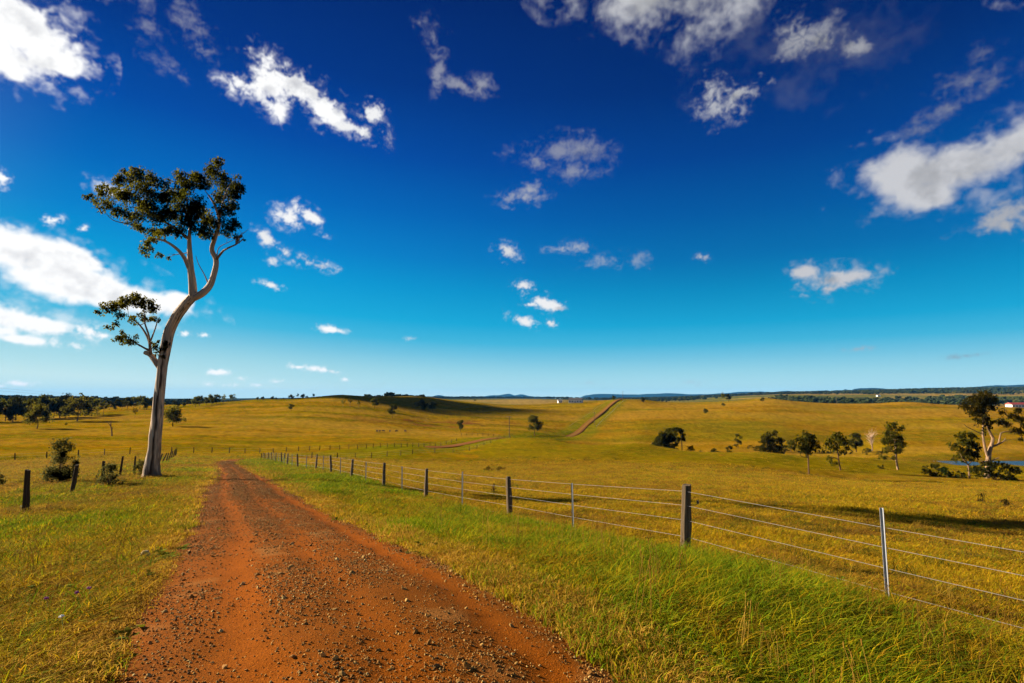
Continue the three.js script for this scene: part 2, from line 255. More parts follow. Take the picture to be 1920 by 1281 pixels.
// ------------------------------------------------------------------ ground
const grassMap = (() => {                                         // matted grass: short strokes of every direction, tiling
  const S = 1024, c = document.createElement('canvas'); c.width = c.height = S; const g = c.getContext('2d'), r = rng(5);
  g.fillStyle = 'rgb(168,160,140)'; g.fillRect(0, 0, S, S);
  for (let i = 0; i < 26000; i++) {
    const x = r() * S, y = r() * S, a = r() * 6.3, l = 6 + 22 * r(), v = 90 + 165 * r(), w = r();
    g.strokeStyle = `rgba(${v},${v * (.93 + .1 * w)},${v * (.72 + .2 * w)},${.25 + .5 * r()})`; g.lineWidth = 1 + 2.2 * r();
    for (const ox of [0, S, -S]) for (const oy of [0, S, -S]) { if (x + ox < -40 || x + ox > S + 40 || y + oy < -40 || y + oy > S + 40) continue; g.beginPath(); g.moveTo(x + ox, y + oy); g.lineTo(x + ox + Math.cos(a) * l, y + oy + Math.sin(a) * l); g.stroke(); }
  }
  const t = new THREE.CanvasTexture(c); t.wrapS = t.wrapT = THREE.RepeatWrapping; t.colorSpace = THREE.SRGBColorSpace; return t;
})();
const GOLD = [.32, .176, .006], YEL = [.28, .192, .005], GREEN = [.115, .122, .005], LUSH = [.13, .165, .006], TAN = [.36, .222, .042], BROWN = [.20, .104, .016], EARTH = [.20, .075, .028], DARKG = [.075, .085, .014], ORANGE = [.285, .155, .005];
function soil(x, d, r, rd) {                                      // what grows where
  const n1 = fbm(x / 55 + 4, d / 55, 4), n2 = fbm(x / 11, d / 11 + 9, 3), n3 = fbm(x / 2.1, d / 2.1, 3), X = d > 1 ? 960 + FOCAL * x / d : x < 0 ? -500 : 2500;
  const s = rd[0], e = half(rd[1]);
  let c = mix3(GOLD, YEL, smooth(-.25, .35, n1 + .6 * n2));
  c = mix3(c, BROWN, .75 * smooth(.08, .42, n3 * .8 + n2 * .5)); c = mix3(c, GREEN, .5 * smooth(.1, .4, fbm(x / 4.7 + 20, d / 4.7, 3)));
  c = mix3(c, GREEN, .5 * smooth(.12, .5, n2 - .5 * n1));
  if (r < 150) {
    const verge = smooth(e, e + .5, s) * smooth(6.9, 5.2, s + n3), left = smooth(e, e + .6, -s) * smooth(9, 3, -s + 2 * n2);
    c = mix3(c, mix3(LUSH, YEL, .35 + .5 * n2), .85 * verge * smooth(150, 90, r));
    c = mix3(c, mix3(GREEN, YEL, .55 + n2), .7 * left);
    const bare = smooth(e + .6, e + .05, Math.abs(s) + .5 * n3); c = mix3(c, [.34, .16, .03], .8 * bare);
  }
  if (r > 70) {                                                   // the paddocks beyond
    const far = smooth(70, 130, r);
    const band = fbm(x / 120 + 7, d / 17, 4); if (x > 0) c = mix3(c, mix3(ORANGE, YEL, smooth(-.2, .3, n1)), .7 * far * smooth(230, 300, d)); c = mix3(c, mix3(TAN, GREEN, smooth(-.05, .05, band)), .55 * far * smooth(.06, .3, Math.abs(band)));
    if (d > 480 && d < 900 && X > 1120) c = mix3(c, TAN, .35 * smooth(520, 640, d) * (.6 + n2));
    const dry = Math.exp(-(((d - lerp(345, 265, clamp((X - 100) / 700))) / 22) ** 2)) * (X < 980 ? 1 : 0); c = mix3(c, TAN, .75 * dry);
    if (X < 700 && d < 140) c = mix3(c, TAN, .55 * Math.exp(-(((d - 108 - .03 * (X - 100)) / 7) ** 2)));
    if (d > 110 && d < 215 && X > 900) c = mix3(c, mix3(GREEN, YEL, .45 + .7 * n2), .75 * smooth(112, 128, d));   // the spur
    if (d > 95 && d < 125 && X > 950) c = mix3(c, BROWN, .45 * Math.exp(-(((d - 112) / 5) ** 2)) * (1 + n3));
    if (Math.abs(s) < 20 && d > 120) c = mix3(c, mix3(LUSH, YEL, .3 + .6 * n2), .85 * smooth(15, 8, Math.abs(s)));
    const creek = Math.exp(-(((d - 226 + 18 * fbm(x / 60, 2, 2)) / 15) ** 2)) * smooth(1180, 1330, X); c = mix3(c, mix3(DARKG, BROWN, .5 + n3), .85 * creek);
    const gx = x - lerp(-75, 0, clamp((d - 300) / 160)), gully = smooth(.05, .3, fbm(x / 16, d / 9 + 31, 4)) * Math.exp(-((gx / 38) ** 2) - (((d - 370) / 45) ** 2)); c = mix3(c, EARTH, clamp(1.2 * gully));
    if (X < 330 && d > 320) c = mix3(c, BROWN, .5 * Math.exp(-(((d - 335) / 14) ** 2)));
  }
  if (d > 900) { const n = fbm(x / 420, d / 420, 3), f = smooth(900, 1300, d); c = mix3(c, mix3([.30, .21, .08], [.12, .13, .03], smooth(-.15, .2, n)), f); c = mix3(c, [.035, .045, .014], f * smooth(2300, 3300, d)); }
  return c;
}
{
  const az = [], F = 49 * Math.PI / 180; let a = -F;
  for (; a < F; a += .155 * Math.PI / 180) az.push(a);
  for (a = F; a < 2 * Math.PI - F - .01; a += 2.2 * Math.PI / 180) az.push(a);
  const rr = [.35]; while (rr[rr.length - 1] < 16500) { const r = rr[rr.length - 1]; rr.push(r * (r < 1 ? 1.1 : r < 900 ? 1.0165 : 1.04)); }
  const na = az.length, nr = rr.length, n = na * nr + 1, pos = new Float32Array(n * 3), col = new Float32Array(n * 3), uv = new Float32Array(n * 2), idx = [];
  for (let i = 0; i < nr; i++) for (let j = 0; j < na; j++) {
    const r = rr[i], x = r * Math.sin(az[j]), d = r * Math.cos(az[j]), rd = r < 800 ? road(x, d) : [99, 0], k = i * na + j;
    pos.set([x, ground(x, d, rd), -d], k * 3); uv.set([x / 2.6, d / 2.6], k * 2);
    const fine = .42 * fbm(x * .9 + 3, d * .9, 3) + .25 * fbm(x * .21 + 3, d * .21, 3), c = soil(x, d, r, rd);
    col.set([c[0] * 1.9 * (1 + fine), c[1] * 1.9 * (1 + fine), c[2] * 1.4 * (1 + fine)], k * 3);
    if (i < nr - 1) { const j2 = (j + 1) % na, b = k + na, c2 = i * na + j2, dd = c2 + na; idx.push(k, c2, b, c2, dd, b); }
  }
  pos.set([0, ground(0, 0), 0], (n - 1) * 3); col.set([.3, .15, .05], (n - 1) * 3);
  for (let j = 0; j < na; j++) idx.push(n - 1, (j + 1) % na, j);
  const g = new THREE.BufferGeometry();
  g.setAttribute('position', new THREE.BufferAttribute(pos, 3)); g.setAttribute('color', new THREE.BufferAttribute(col, 3)); g.setAttribute('uv', new THREE.BufferAttribute(uv, 2));
  g.setIndex(idx); g.computeVertexNormals();
  setting('ground', g, new THREE.MeshPhysicalMaterial({ vertexColors: true, map: grassMap, bumpMap: grassMap, bumpScale: .03, roughness: 1, specularIntensity: 0 }));
}

// ------------------------------------------------------------------ the dirt road
const gravelMap = (() => {
  const S = 1024, c = document.createElement('canvas'); c.width = c.height = S; const g = c.getContext('2d'), r = rng(8);
  g.fillStyle = 'rgb(176,168,160)'; g.fillRect(0, 0, S, S);
  for (let i = 0; i < 30000; i++) {
    const x = r() * S, y = r() * S, q = 1 + 5 * r() ** 4, v = 105 + 150 * r(), w = .85 + .2 * r();
    g.fillStyle = `rgba(${v},${v * w},${v * w},${.3 + .5 * r()})`;
    for (const ox of [0, S, -S]) for (const oy of [0, S, -S]) { if (x + ox < -9 || x + ox > S + 9 || y + oy < -9 || y + oy > S + 9) continue; g.beginPath(); g.ellipse(x + ox, y + oy, q, q * (.5 + .5 * w), i, 0, 6.3); g.fill(); }
  }
  const t = new THREE.CanvasTexture(c); t.wrapS = t.wrapT = THREE.RepeatWrapping; t.colorSpace = THREE.SRGBColorSpace; return t;
})();
// the lanes that wheels keep clear of stones, by sideways place
const lane = (s, x, d) => { const w = .22 * fbm(x / 5, d / 5, 2) + .10 * fbm(x / .7, d / .7, 2); return Math.max(Math.exp(-(((s - 1.08 - w) / .20) ** 2)), Math.exp(-(((s + .72 - w) / .22) ** 2)) * .9, .55 * Math.exp(-(((s - .15 - w) / .16) ** 2))); };
function roadTop(x, d, s, along) {
  const r = Math.hypot(x, d), h = half(along), q = clamp(Math.abs(s) / h);
  return base(x, d) - .035 + .05 * (1 - q * q) - .028 * lane(s, x, d) + .016 * fbm(x * 1.4, d * 1.4, 3) + .010 * fbm(x * 6, d * 6, 2) + (r > 60 ? .0012 * (r - 60) : 0) - .6 * smooth(116, 124, d) * smooth(170, 158, d) - .9 * smooth(236, 246, d) * smooth(346, 336, d);
}
{
  const pos = [], col = [], uv = [], idx = [], M = 56; let rows = 0, t = 0;
  const L = course.getLength();
  for (let dist = 0; dist < L;) {
    const u = dist / L, p = course.getPointAt(u), q = course.getTangentAt(u), r = Math.hypot(p.x, p.z), h = half(dist / STEP) + .42;
    for (let j = 0; j <= M; j++) {
      const s = lerp(-h, h, j / M), x = p.x + q.z * s, d = p.z - q.x * s;
      pos.push(x, roadTop(x, d, s, dist / STEP) - .25 * smooth(h - .2, h, Math.abs(s)), -d); uv.push(x / 1.3, d / 1.3);
      const k = lane(s, x, d), n = fbm(x * 2.2, d * 2.2, 3), m = fbm(x / 3, d / 3, 3);
      let c = mix3([.180, .060, .006], [.275, .078, .004], clamp(.25 + .7 * k + .9 * m));
      c = mix3(c, [.33, .17, .05], .45 * smooth(.12, .5, n - .6 * k));
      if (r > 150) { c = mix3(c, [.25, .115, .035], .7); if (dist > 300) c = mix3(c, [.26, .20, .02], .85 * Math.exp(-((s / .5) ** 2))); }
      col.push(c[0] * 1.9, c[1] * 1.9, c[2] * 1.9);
      if (rows && j < M) { const a = (rows - 1) * (M + 1) + j; idx.push(a, a + 1, a + M + 1, a + 1, a + M + 2, a + M + 1); }
    }
    rows++; dist += Math.max(.045, r * .011);
  }
  const g = new THREE.BufferGeometry();
  g.setAttribute('position', new THREE.Float32BufferAttribute(pos, 3)); g.setAttribute('color', new THREE.Float32BufferAttribute(col, 3)); g.setAttribute('uv', new THREE.Float32BufferAttribute(uv, 2));
  g.setIndex(idx); g.computeVertexNormals();
  setting('dirt_road', g, new THREE.MeshPhysicalMaterial({ vertexColors: true, map: gravelMap, bumpMap: gravelMap, bumpScale: .014, roughness: .95, specularIntensity: .03 }));
}
function instances(name, geometry, material, list, kind = 'stuff') {   // list: [matrix, colour]
  const m = new THREE.InstancedMesh(geometry, material, list.length); m.name = numbered(name); m.userData.kind = kind; m.castShadow = m.receiveShadow = true;
  list.forEach(([mat, c], i) => { m.setMatrixAt(i, mat); m.setColorAt(i, c); }); scene.add(m); return m;
}
const M4 = (p, e, s) => new THREE.Matrix4().compose(p, new THREE.Quaternion().setFromEuler(e), s);
{
  const stone = (seed) => { const g = new THREE.IcosahedronGeometry(1, 1), p = g.attributes.position, r = rng(seed), dir = [...Array(7)].map(() => new THREE.Vector3(r() - .5, r() - .5, r() - .5).normalize()), cut = dir.map(() => .55 + .35 * r()), v = new THREE.Vector3();
    for (let i = 0; i < p.count; i++) { v.fromBufferAttribute(p, i); dir.forEach((n, k) => { const q = v.dot(n); if (q > cut[k]) v.addScaledVector(n, cut[k] - q); }); p.setXYZ(i, v.x, v.y, v.z); }
    g.computeVertexNormals(); return g; };
  const mat = new THREE.MeshPhysicalMaterial({ color: 0xffffff, roughness: .85, specularIntensity: .15 });
  const lists = [[], [], []], r = rng(31);
  for (let n = 0; n < 340000; n++) {
    const q = r(), dist = 20.5 + 2 * (Math.exp(q * 3.75) - 1), u = clamp(dist / (STEP * 700)), i = Math.min(699, Math.floor(dist / STEP)), f = dist / STEP - i, a = CP[i], b = CP[i + 1];
    const px = lerp(a.x, b.x, f), pz = lerp(a.z, b.z, f), tx = b.x - a.x, tz = b.z - a.z, tl = Math.hypot(tx, tz), s = (r() * 2 - 1) * 1.95;
    const x = px + tz / tl * s, d = pz - tx / tl * s, rr = Math.hypot(x, d); if (d < 2.2) continue;
    if (r() < .93 * lane(s, x, d) || r() > .80 + 1.2 * fbm(x / 1.1, d / 1.1, 3)) continue;
    if (Math.abs(s) > 1.62 + ragged(x, d)) continue;
    let z = (.0016 + .0072 * r() ** 3.6) * (1 + rr / 32); if (r() < .014) z *= 2.3;
    const tone = r(), c = tone < .52 ? [.25, .115, .04] : tone < .84 ? [.33, .19, .085] : tone < .92 ? [.10, .066, .045] : [.44, .31, .18], k = .75 + .5 * r();
    lists[n % 3].push([M4(new THREE.Vector3(x, roadTop(x, d, s, 0) + z * .25, -d), new THREE.Euler(r() * 6, r() * 6, r() * 6), new THREE.Vector3(z * (1 + .6 * r()), z * (.6 + .4 * r()), z * (1 + .4 * r()))), rgb(c[0] * k, c[1] * k, c[2] * k * .6)]);
  }
  lists.forEach((l, i) => instances('road_gravel', stone(40 + i), mat, l));
}

// ------------------------------------------------------------------ grass
function tuft(seed, blades, radius, h0, h1, width, lean) {
  const r = rng(seed), pos = [], idx = [];
  for (let b = 0; b < blades; b++) {
    const a = r() * 6.283, q = radius * Math.sqrt(r()), x0 = Math.cos(a) * q, z0 = Math.sin(a) * q, h = lerp(h0, h1, r() ** 1.4), t = r() * 6.283, l = h * lean * (.3 + r()), w = width * (.6 + .8 * r()), k = t + 1.57 + (r() - .5) * 1.5, o = pos.length / 3;
    for (let i = 0; i < 3; i++) { const f = i / 3, ww = w * (1 - .55 * f * f), y = h * (f - .18 * f * f * lean) - (i ? 0 : .02), bend = l * f * f * 1.05; for (const e of [-.5, .5]) pos.push(x0 + Math.cos(t) * bend + Math.cos(k) * ww * e, y, z0 + Math.sin(t) * bend + Math.sin(k) * ww * e); }
    pos.push(x0 + Math.cos(t) * l * 1.15, h * (1 - .3 * lean), z0 + Math.sin(t) * l * 1.15);
    idx.push(o, o + 1, o + 2, o + 1, o + 3, o + 2, o + 2, o + 3, o + 4, o + 3, o + 5, o + 4, o + 4, o + 5, o + 6);
  }
  const g = new THREE.BufferGeometry(); g.setAttribute('position', new THREE.Float32BufferAttribute(pos, 3)); g.setIndex(idx); g.computeVertexNormals(); return g;
}
const bladeMat = new THREE.MeshPhysicalMaterial({ color: 0xffffff, roughness: 1, transmission: .42, thickness: 0, specularIntensity: .04, side: THREE.DoubleSide });
{
  const tall = [tuft(1, 22, .12, .10, .34, .0075, .75), tuft(2, 18, .14, .08, .40, .007, .95), tuft(3, 26, .10, .08, .26, .008, .6)];
  const low = [tuft(4, 34, .20, .025, .085, .007, 1.0), tuft(5, 30, .22, .02, .11, .0065, 1.2), tuft(6, 40, .18, .02, .065, .008, .9)];
  const dry = [tuft(7, 9, .10, .22, .62, .0038, .7), tuft(8, 12, .14, .15, .5, .0035, .95)];
  const LT = [[], [], []], LL = [[], [], []], LD = [[], []], r = rng(64);
  const tone = (list) => { const c = list[Math.floor(r() * list.length)], k = (.7 + .6 * r()) * .80; return rgb(c[0] * k, c[1] * k * (list === greens ? .97 : .86), c[2] * k * .35); };
  const greens = [[.17, .26, .012], [.20, .29, .014], [.26, .31, .016], [.13, .22, .012], [.42, .38, .02]], golds = [[.60, .38, .025], [.54, .37, .018], [.46, .36, .016], [.62, .42, .06], [.38, .32, .015], [.42, .23, .03]], browns = [[.34, .19, .03], [.40, .25, .05], [.26, .15, .03]], straw = [[.60, .42, .14], [.50, .30, .09], [.44, .33, .05]], mids = [[.46, .37, .016], [.38, .35, .014], [.54, .38, .02], [.29, .30, .012], [.48, .29, .03]];
  const inView = (az) => Math.abs(az) < .86;
  // short pasture everywhere near, thinner with distance and in larger tufts
  for (let n = 0; n < 312000; n++) {
    const rr = 2.6 * Math.exp(r() ** .92 * 3.95), az = (r() * 2 - 1) * 1.12, x = rr * Math.sin(az), d = rr * Math.cos(az), [s, al] = road(x, d), e = 1.57 + ragged(x, d);
    if (r() < smooth(55, 132, rr)) continue; if (Math.abs(s) < e - .02) { if (r() > .012 || Math.abs(s) < e - .45) continue; }
    const patch = fbm(x / 1.6, d / 1.6, 3), wide = fbm(x / 4.2 + 11, d / 4.2, 3), edge = Math.abs(s) - e; if (edge < .35 && r() > .35) continue;
    const right = s > 0 && s < 6.3 && rr < 110, left = s < 0 && s > -9, q = Math.max(1, rr / 11), hgt = (right ? 1.7 : left ? 1.25 : .95) * (1 + 1.2 * Math.max(0, patch)) * (edge < .35 ? .7 : 1) * (1 + .9 * wide);
    const c = edge < .5 && r() < .6 ? tone(straw) : right ? tone(r() < .7 + patch + wide ? greens : r() < .85 ? mids : browns) : left ? tone(r() < .28 + patch * .6 + wide ? greens : r() < .18 - wide ? browns : r() < .55 ? mids : golds) : tone(r() < .2 + .6 * patch + .8 * wide ? mids : r() < .10 ? greens : r() < .16 - .8 * wide ? browns : golds);
    LL[n % 3].push([M4(new THREE.Vector3(x, ground(x, d, [s, al]) - .004, -d), new THREE.Euler((r() - .5) * .2, r() * 6.3, (r() - .5) * .2), new THREE.Vector3(q, hgt * (.8 + .5 * r()) * (1 + rr / 260), q)), c]);
  }
  // tall verge grass between the road and the right fence, a little on the left
  for (let n = 0; n < 136000; n++) {
    const rr = 2.9 * Math.exp(r() * 3.5), az = (r() * 2 - 1) * 1.12, x = rr * Math.sin(az), d = rr * Math.cos(az), [s, al] = road(x, d), e = 1.57 + ragged(x, d);
    const patch = fbm(x / 2.3 + 40, d / 2.3, 3), right = smooth(e + .25, e + 1.7, s) * smooth(6.8, 5.6, s), left = .36 * smooth(e + .1, e + .5, -s) * smooth(7, 2, -s) + (s < -2 && patch > .2 ? .25 : 0) * smooth(12, 6, -s), pad = s > 6.6 && patch > .28 ? .05 : 0;
    if (r() > (right * (.62 + 1.1 * patch) + left * (.8 + patch) + pad)) continue;
    const q = .8 + .5 * r() + rr / 40, c = right > .2 ? tone(r() < .72 + patch ? greens : mids) : tone(r() < .5 ? mids : r() < .5 ? greens : golds);
    LT[n % 3].push([M4(new THREE.Vector3(x, ground(x, d, [s, al]) - .01, -d), new THREE.Euler((r() - .5) * .3, r() * 6.3, (r() - .5) * .3), new THREE.Vector3(q, (right > .2 ? .55 + .55 * r() + .45 * patch : .35 + .4 * r()) * (1 - .4 * smooth(30, 90, rr)), q)), c]);
  }
  // dry stalks: the fence line, the road's edge, here and there
  for (let n = 0; n < 26000; n++) {
    const rr = 3 * Math.exp(r() * 3.3), az = (r() * 2 - 1) * 1.12, x = rr * Math.sin(az), d = rr * Math.cos(az), [s, al] = road(x, d), e = 1.57 + ragged(x, d);
    const w = .5 * Math.exp(-(((s - 6.2) / .5) ** 2)) + .12 * smooth(2.5, 5, s) * smooth(8, 6, s) + .03 * (s < -e - .3) + .02 * (s > 7) + .12 * Math.exp(-(((s - e - .3) / .2) ** 2));
    if (r() > w) continue;
    const q = .8 + .5 * r() + rr / 50;
    LD[n % 2].push([M4(new THREE.Vector3(x, ground(x, d, [s, al]) - .01, -d), new THREE.Euler((r() - .5) * .4, r() * 6.3, (r() - .5) * .4), new THREE.Vector3(q, (.45 + .6 * r()) * (Math.abs(s - e) < .5 ? .35 : 1), q)), tone([[.46, .33, .10], [.42, .28, .06], [.36, .22, .05], [.30, .24, .03]])]);
  }
  // coarser tufts out over the paddocks
  for (let n = 0; n < 60000; n++) {
    const rr = 62 * Math.exp(r() * 2.25), az = (r() * 2 - 1) * .80, x = rr * Math.sin(az), d = rr * Math.cos(az), [s, al] = road(x, d); if (Math.abs(s) < half(al) + .8) continue;
    const patch = fbm(x / 18 + 60, d / 18, 4); if (r() > .5 + 1.1 * patch) continue;
    const q = (1.3 + 1.4 * r()) * (1 + rr / 160), c = tone(r() < .25 + patch ? mids : r() < .2 ? greens : golds).multiplyScalar(.85);
    LL[n % 3].push([M4(new THREE.Vector3(x, ground(x, d, [s, al]) - .03, -d), new THREE.Euler(0, r() * 6.3, 0), new THREE.Vector3(q, 1.4 + 1.6 * r() + rr / 140, q)), c]);
  }
  const weed = (() => { const q = rng(15), pos = [], idx = []; for (let i = 0; i < 13; i++) { const a = i * 2.4 + q(), l = .07 + .07 * q(), w = .016 + .012 * q(), u = .25 + .5 * q(), o = pos.length / 3, cx = Math.cos(a), cz = Math.sin(a); pos.push(0, .0, 0, cx * l * .5 - cz * w, l * u * .6, cz * l * .5 + cx * w, cx * l * .5 + cz * w, l * u * .6, cz * l * .5 - cx * w, cx * l, l * u * .7, cz * l); idx.push(o, o + 1, o + 2, o + 1, o + 3, o + 2); } const g = new THREE.BufferGeometry(); g.setAttribute('position', new THREE.Float32BufferAttribute(pos, 3)); g.setIndex(idx); g.computeVertexNormals(); return g; })();
  const heads = (() => { const q = rng(16), list = []; for (let i = 0; i < 5; i++) { const h = .28 + .2 * q(), a = q() * 6.3, l = .09 * q(), x = (q() - .5) * .2, z = (q() - .5) * .2; const c = new THREE.CatmullRomCurve3([new THREE.Vector3(x, -.02, z), new THREE.Vector3(x + Math.cos(a) * l * .3, h * .6, z + Math.sin(a) * l * .3), new THREE.Vector3(x + Math.cos(a) * l, h, z + Math.sin(a) * l)]); list.push(new THREE.TubeGeometry(c, 4, .0016, 3)); const e = new THREE.SphereGeometry(.0035, 5, 4); e.scale(1, 6, 1); e.rotateZ(-Math.cos(a) * l * 3); e.translate(x + Math.cos(a) * l * 1.08, h + .02, z + Math.sin(a) * l * 1.08); list.push(e); } return mergeGeometries(list); })();
  const LW = [], LS = [];
  for (let n = 0; n < 26000; n++) {
    const rr = 2.8 * Math.exp(r() * 2.7), az = (r() * 2 - 1) * 1.12, x = rr * Math.sin(az), d = rr * Math.cos(az), [s, al] = road(x, d), e = 1.57 + ragged(x, d), patch = fbm(x / 1.2 + 90, d / 1.2, 3); if (Math.abs(s) < e - .35 || s > 7) continue;
    const p = M4(new THREE.Vector3(x, ground(x, d, [s, al]), -d), new THREE.Euler((r() - .5) * .2, r() * 6.3, (r() - .5) * .2), new THREE.Vector3(1, 1, 1).multiplyScalar(.6 + .7 * r()));
    if (patch > .2 && r() < .16) LW.push([p, tone([[.13, .20, .02], [.17, .24, .02], [.22, .25, .03]])]); else if (Math.abs(s) > e + .5 && r() < .022) LS.push([p, tone([[.50, .36, .14], [.42, .27, .10], [.34, .19, .08]])]);
  }
  instances('verge_weeds', weed, bladeMat, LW); instances('seed_heads', heads, bladeMat, LS);
  LL.forEach((l, i) => instances('pasture_grass', low[i], bladeMat, l));
  LT.forEach((l, i) => instances('verge_grass', tall[i], bladeMat, l));
  LD.forEach((l, i) => instances('dry_grass_stalks', dry[i], bladeMat, l));
}

// ------------------------------------------------------------------ tubes and trees
function tube(points, sides, wobble = 0, seed = 1, rings = 3) {     // points: [Vector3, radius]; a tapering limb through them
  const c = new THREE.CatmullRomCurve3(points.map((p) => p[0]), false, 'centripetal'), n = (points.length - 1) * rings, pos = [], uv = [], idx = [];
  let N = null, long = 0, prev = null;
  for (let i = 0; i <= n; i++) {
    const f = i / n * (points.length - 1), k = Math.min(points.length - 2, Math.floor(f)), R = lerp(points[k][1], points[k + 1][1], f - k), p = c.getPoint(i / n), t = c.getTangent(i / n);
    if (!N) N = new THREE.Vector3(0, 0, 1).addScaledVector(t, -t.z).normalize(); else N.addScaledVector(t, -N.dot(t)).normalize();
    const B = new THREE.Vector3().crossVectors(t, N); if (prev) long += p.distanceTo(prev); prev = p;
    for (let j = 0; j <= sides; j++) {
      const a = j / sides * 6.28319, w = 1 + wobble * fbm(Math.cos(a) * 1.3 + seed, Math.sin(a) * 1.3 + long * .9 + seed, 3), q = R * w;
      pos.push(p.x + (N.x * Math.cos(a) + B.x * Math.sin(a)) * q, p.y + (N.y * Math.cos(a) + B.y * Math.sin(a)) * q, p.z + (N.z * Math.cos(a) + B.z * Math.sin(a)) * q); uv.push(j / sides, long);
      if (i < n && j < sides) { const o = i * (sides + 1) + j; idx.push(o, o + sides + 1, o + 1, o + 1, o + sides + 1, o + sides + 2); }
    }
  }
  const g = new THREE.BufferGeometry(); g.setAttribute('position', new THREE.Float32BufferAttribute(pos, 3)); g.setAttribute('uv', new THREE.Float32BufferAttribute(uv, 2)); g.setIndex(idx); g.computeVertexNormals(); return g;
}
function leaves(blobs, o, r) {                                      // leaf by leaf through the clumps of a crown
  const pos = [], nor = [], col = [], idx = [], ax = new THREE.Vector3(), sd = new THREE.Vector3(), nn = new THREE.Vector3(), p = new THREE.Vector3();
  for (const [bx, by, bz, br] of blobs) {
    const n = Math.max(6, Math.round(o.density * br * br)), sub = Math.max(2, Math.round(4 + br * 3 / Math.max(.4, o.leaf * 2))), cores = [...Array(sub)].map(() => { const v = new THREE.Vector3(r() - .5, (r() - .5) * .8, r() - .5).normalize().multiplyScalar(br * (.35 + .6 * r())); return v; });
    const tint = r();
    for (let i = 0; i < n; i++) {
      const q = cores[i % sub]; p.set(r() - .5, r() - .5, r() - .5).multiplyScalar(br * .85).add(q).add(nn.set(bx, by, bz));
      ax.set(r() - .5, -.15 - .7 * r(), r() - .5).normalize(); sd.set(r() - .5, r() - .5, r() - .5).cross(ax).normalize(); nn.crossVectors(ax, sd);
      const l = o.leaf * (.6 + .8 * r()), w = l * o.slim, b = pos.length / 3;
      pos.push(p.x, p.y, p.z, p.x + ax.x * l * .45 + sd.x * w, p.y + ax.y * l * .45 + sd.y * w, p.z + ax.z * l * .45 + sd.z * w, p.x + ax.x * l, p.y + ax.y * l, p.z + ax.z * l, p.x + ax.x * l * .45 - sd.x * w, p.y + ax.y * l * .45 - sd.y * w, p.z + ax.z * l * .45 - sd.z * w);
      const t = clamp(tint * .5 + r() * .6), c = mix3(o.dark, o.light, t), k = .8 + .4 * r();
      for (let m = 0; m < 4; m++) { nor.push(nn.x, nn.y, nn.z); col.push(c[0] * k, c[1] * k, c[2] * k); }
      idx.push(b, b + 1, b + 2, b, b + 2, b + 3);
    }
  }
  const g = new THREE.BufferGeometry(); g.setAttribute('position', new THREE.Float32BufferAttribute(pos, 3)); g.setAttribute('normal', new THREE.Float32BufferAttribute(nor, 3)); g.setAttribute('color', new THREE.Float32BufferAttribute(col, 3)); g.setIndex(idx); return g;
}
const leafMat = new THREE.MeshPhysicalMaterial({ vertexColors: true, roughness: .9, transmission: .48, thickness: 0, specularIntensity: .35, side: THREE.DoubleSide });
const barkMap = (() => {                                            // smooth gum bark: pale plates, grey and tan patches, streaks along the limb
  const S = 512, data = new Uint8Array(S * S * 4);
  for (let y = 0; y < S; y++) for (let x = 0; x < S; x++) {
    const u = x / S, a = u * 6.28319, cx = Math.cos(a), cz = Math.sin(a), v = y / S * 8;
    const m = .5 * (fbm(cx * 2.2 + 5, cz * 2.2 + v * .8, 4) * (1 - y / S) + fbm(cx * 2.2 + 5, cz * 2.2 + (v - 8) * .8, 4) * (y / S)) * 2, f = fbm(cx * 14, cz * 14 + v * 1.1, 3), k = clamp(.80 + .5 * m + .28 * f, .25, 1), warm = clamp(.5 + m * 1.5);
    data.set([255 * k, 255 * k * lerp(.95, .88, warm), 255 * k * lerp(.90, .74, warm), 255], (y * S + x) * 4);
  }
  const t = new THREE.DataTexture(data, S, S); t.wrapS = t.wrapT = THREE.RepeatWrapping; t.repeat.set(1, .25); t.magFilter = THREE.LinearFilter; t.colorSpace = THREE.SRGBColorSpace; t.needsUpdate = true; return t;
})();
const paleBark = new THREE.MeshPhysicalMaterial({ color: rgb(.70, .62, .52), map: barkMap, bumpMap: barkMap, bumpScale: .03, roughness: .8, specularIntensity: .3 });
const brownBark = new THREE.MeshPhysicalMaterial({ color: rgb(.20, .135, .085), map: barkMap, bumpMap: barkMap, bumpScale: .04, roughness: .9, specularIntensity: .2 });
const greyBark = new THREE.MeshPhysicalMaterial({ color: rgb(.40, .31, .23), map: barkMap, bumpMap: barkMap, bumpScale: .04, roughness: .9, specularIntensity: .2 });
const V = (x, y, z) => new THREE.Vector3(x, y, z);
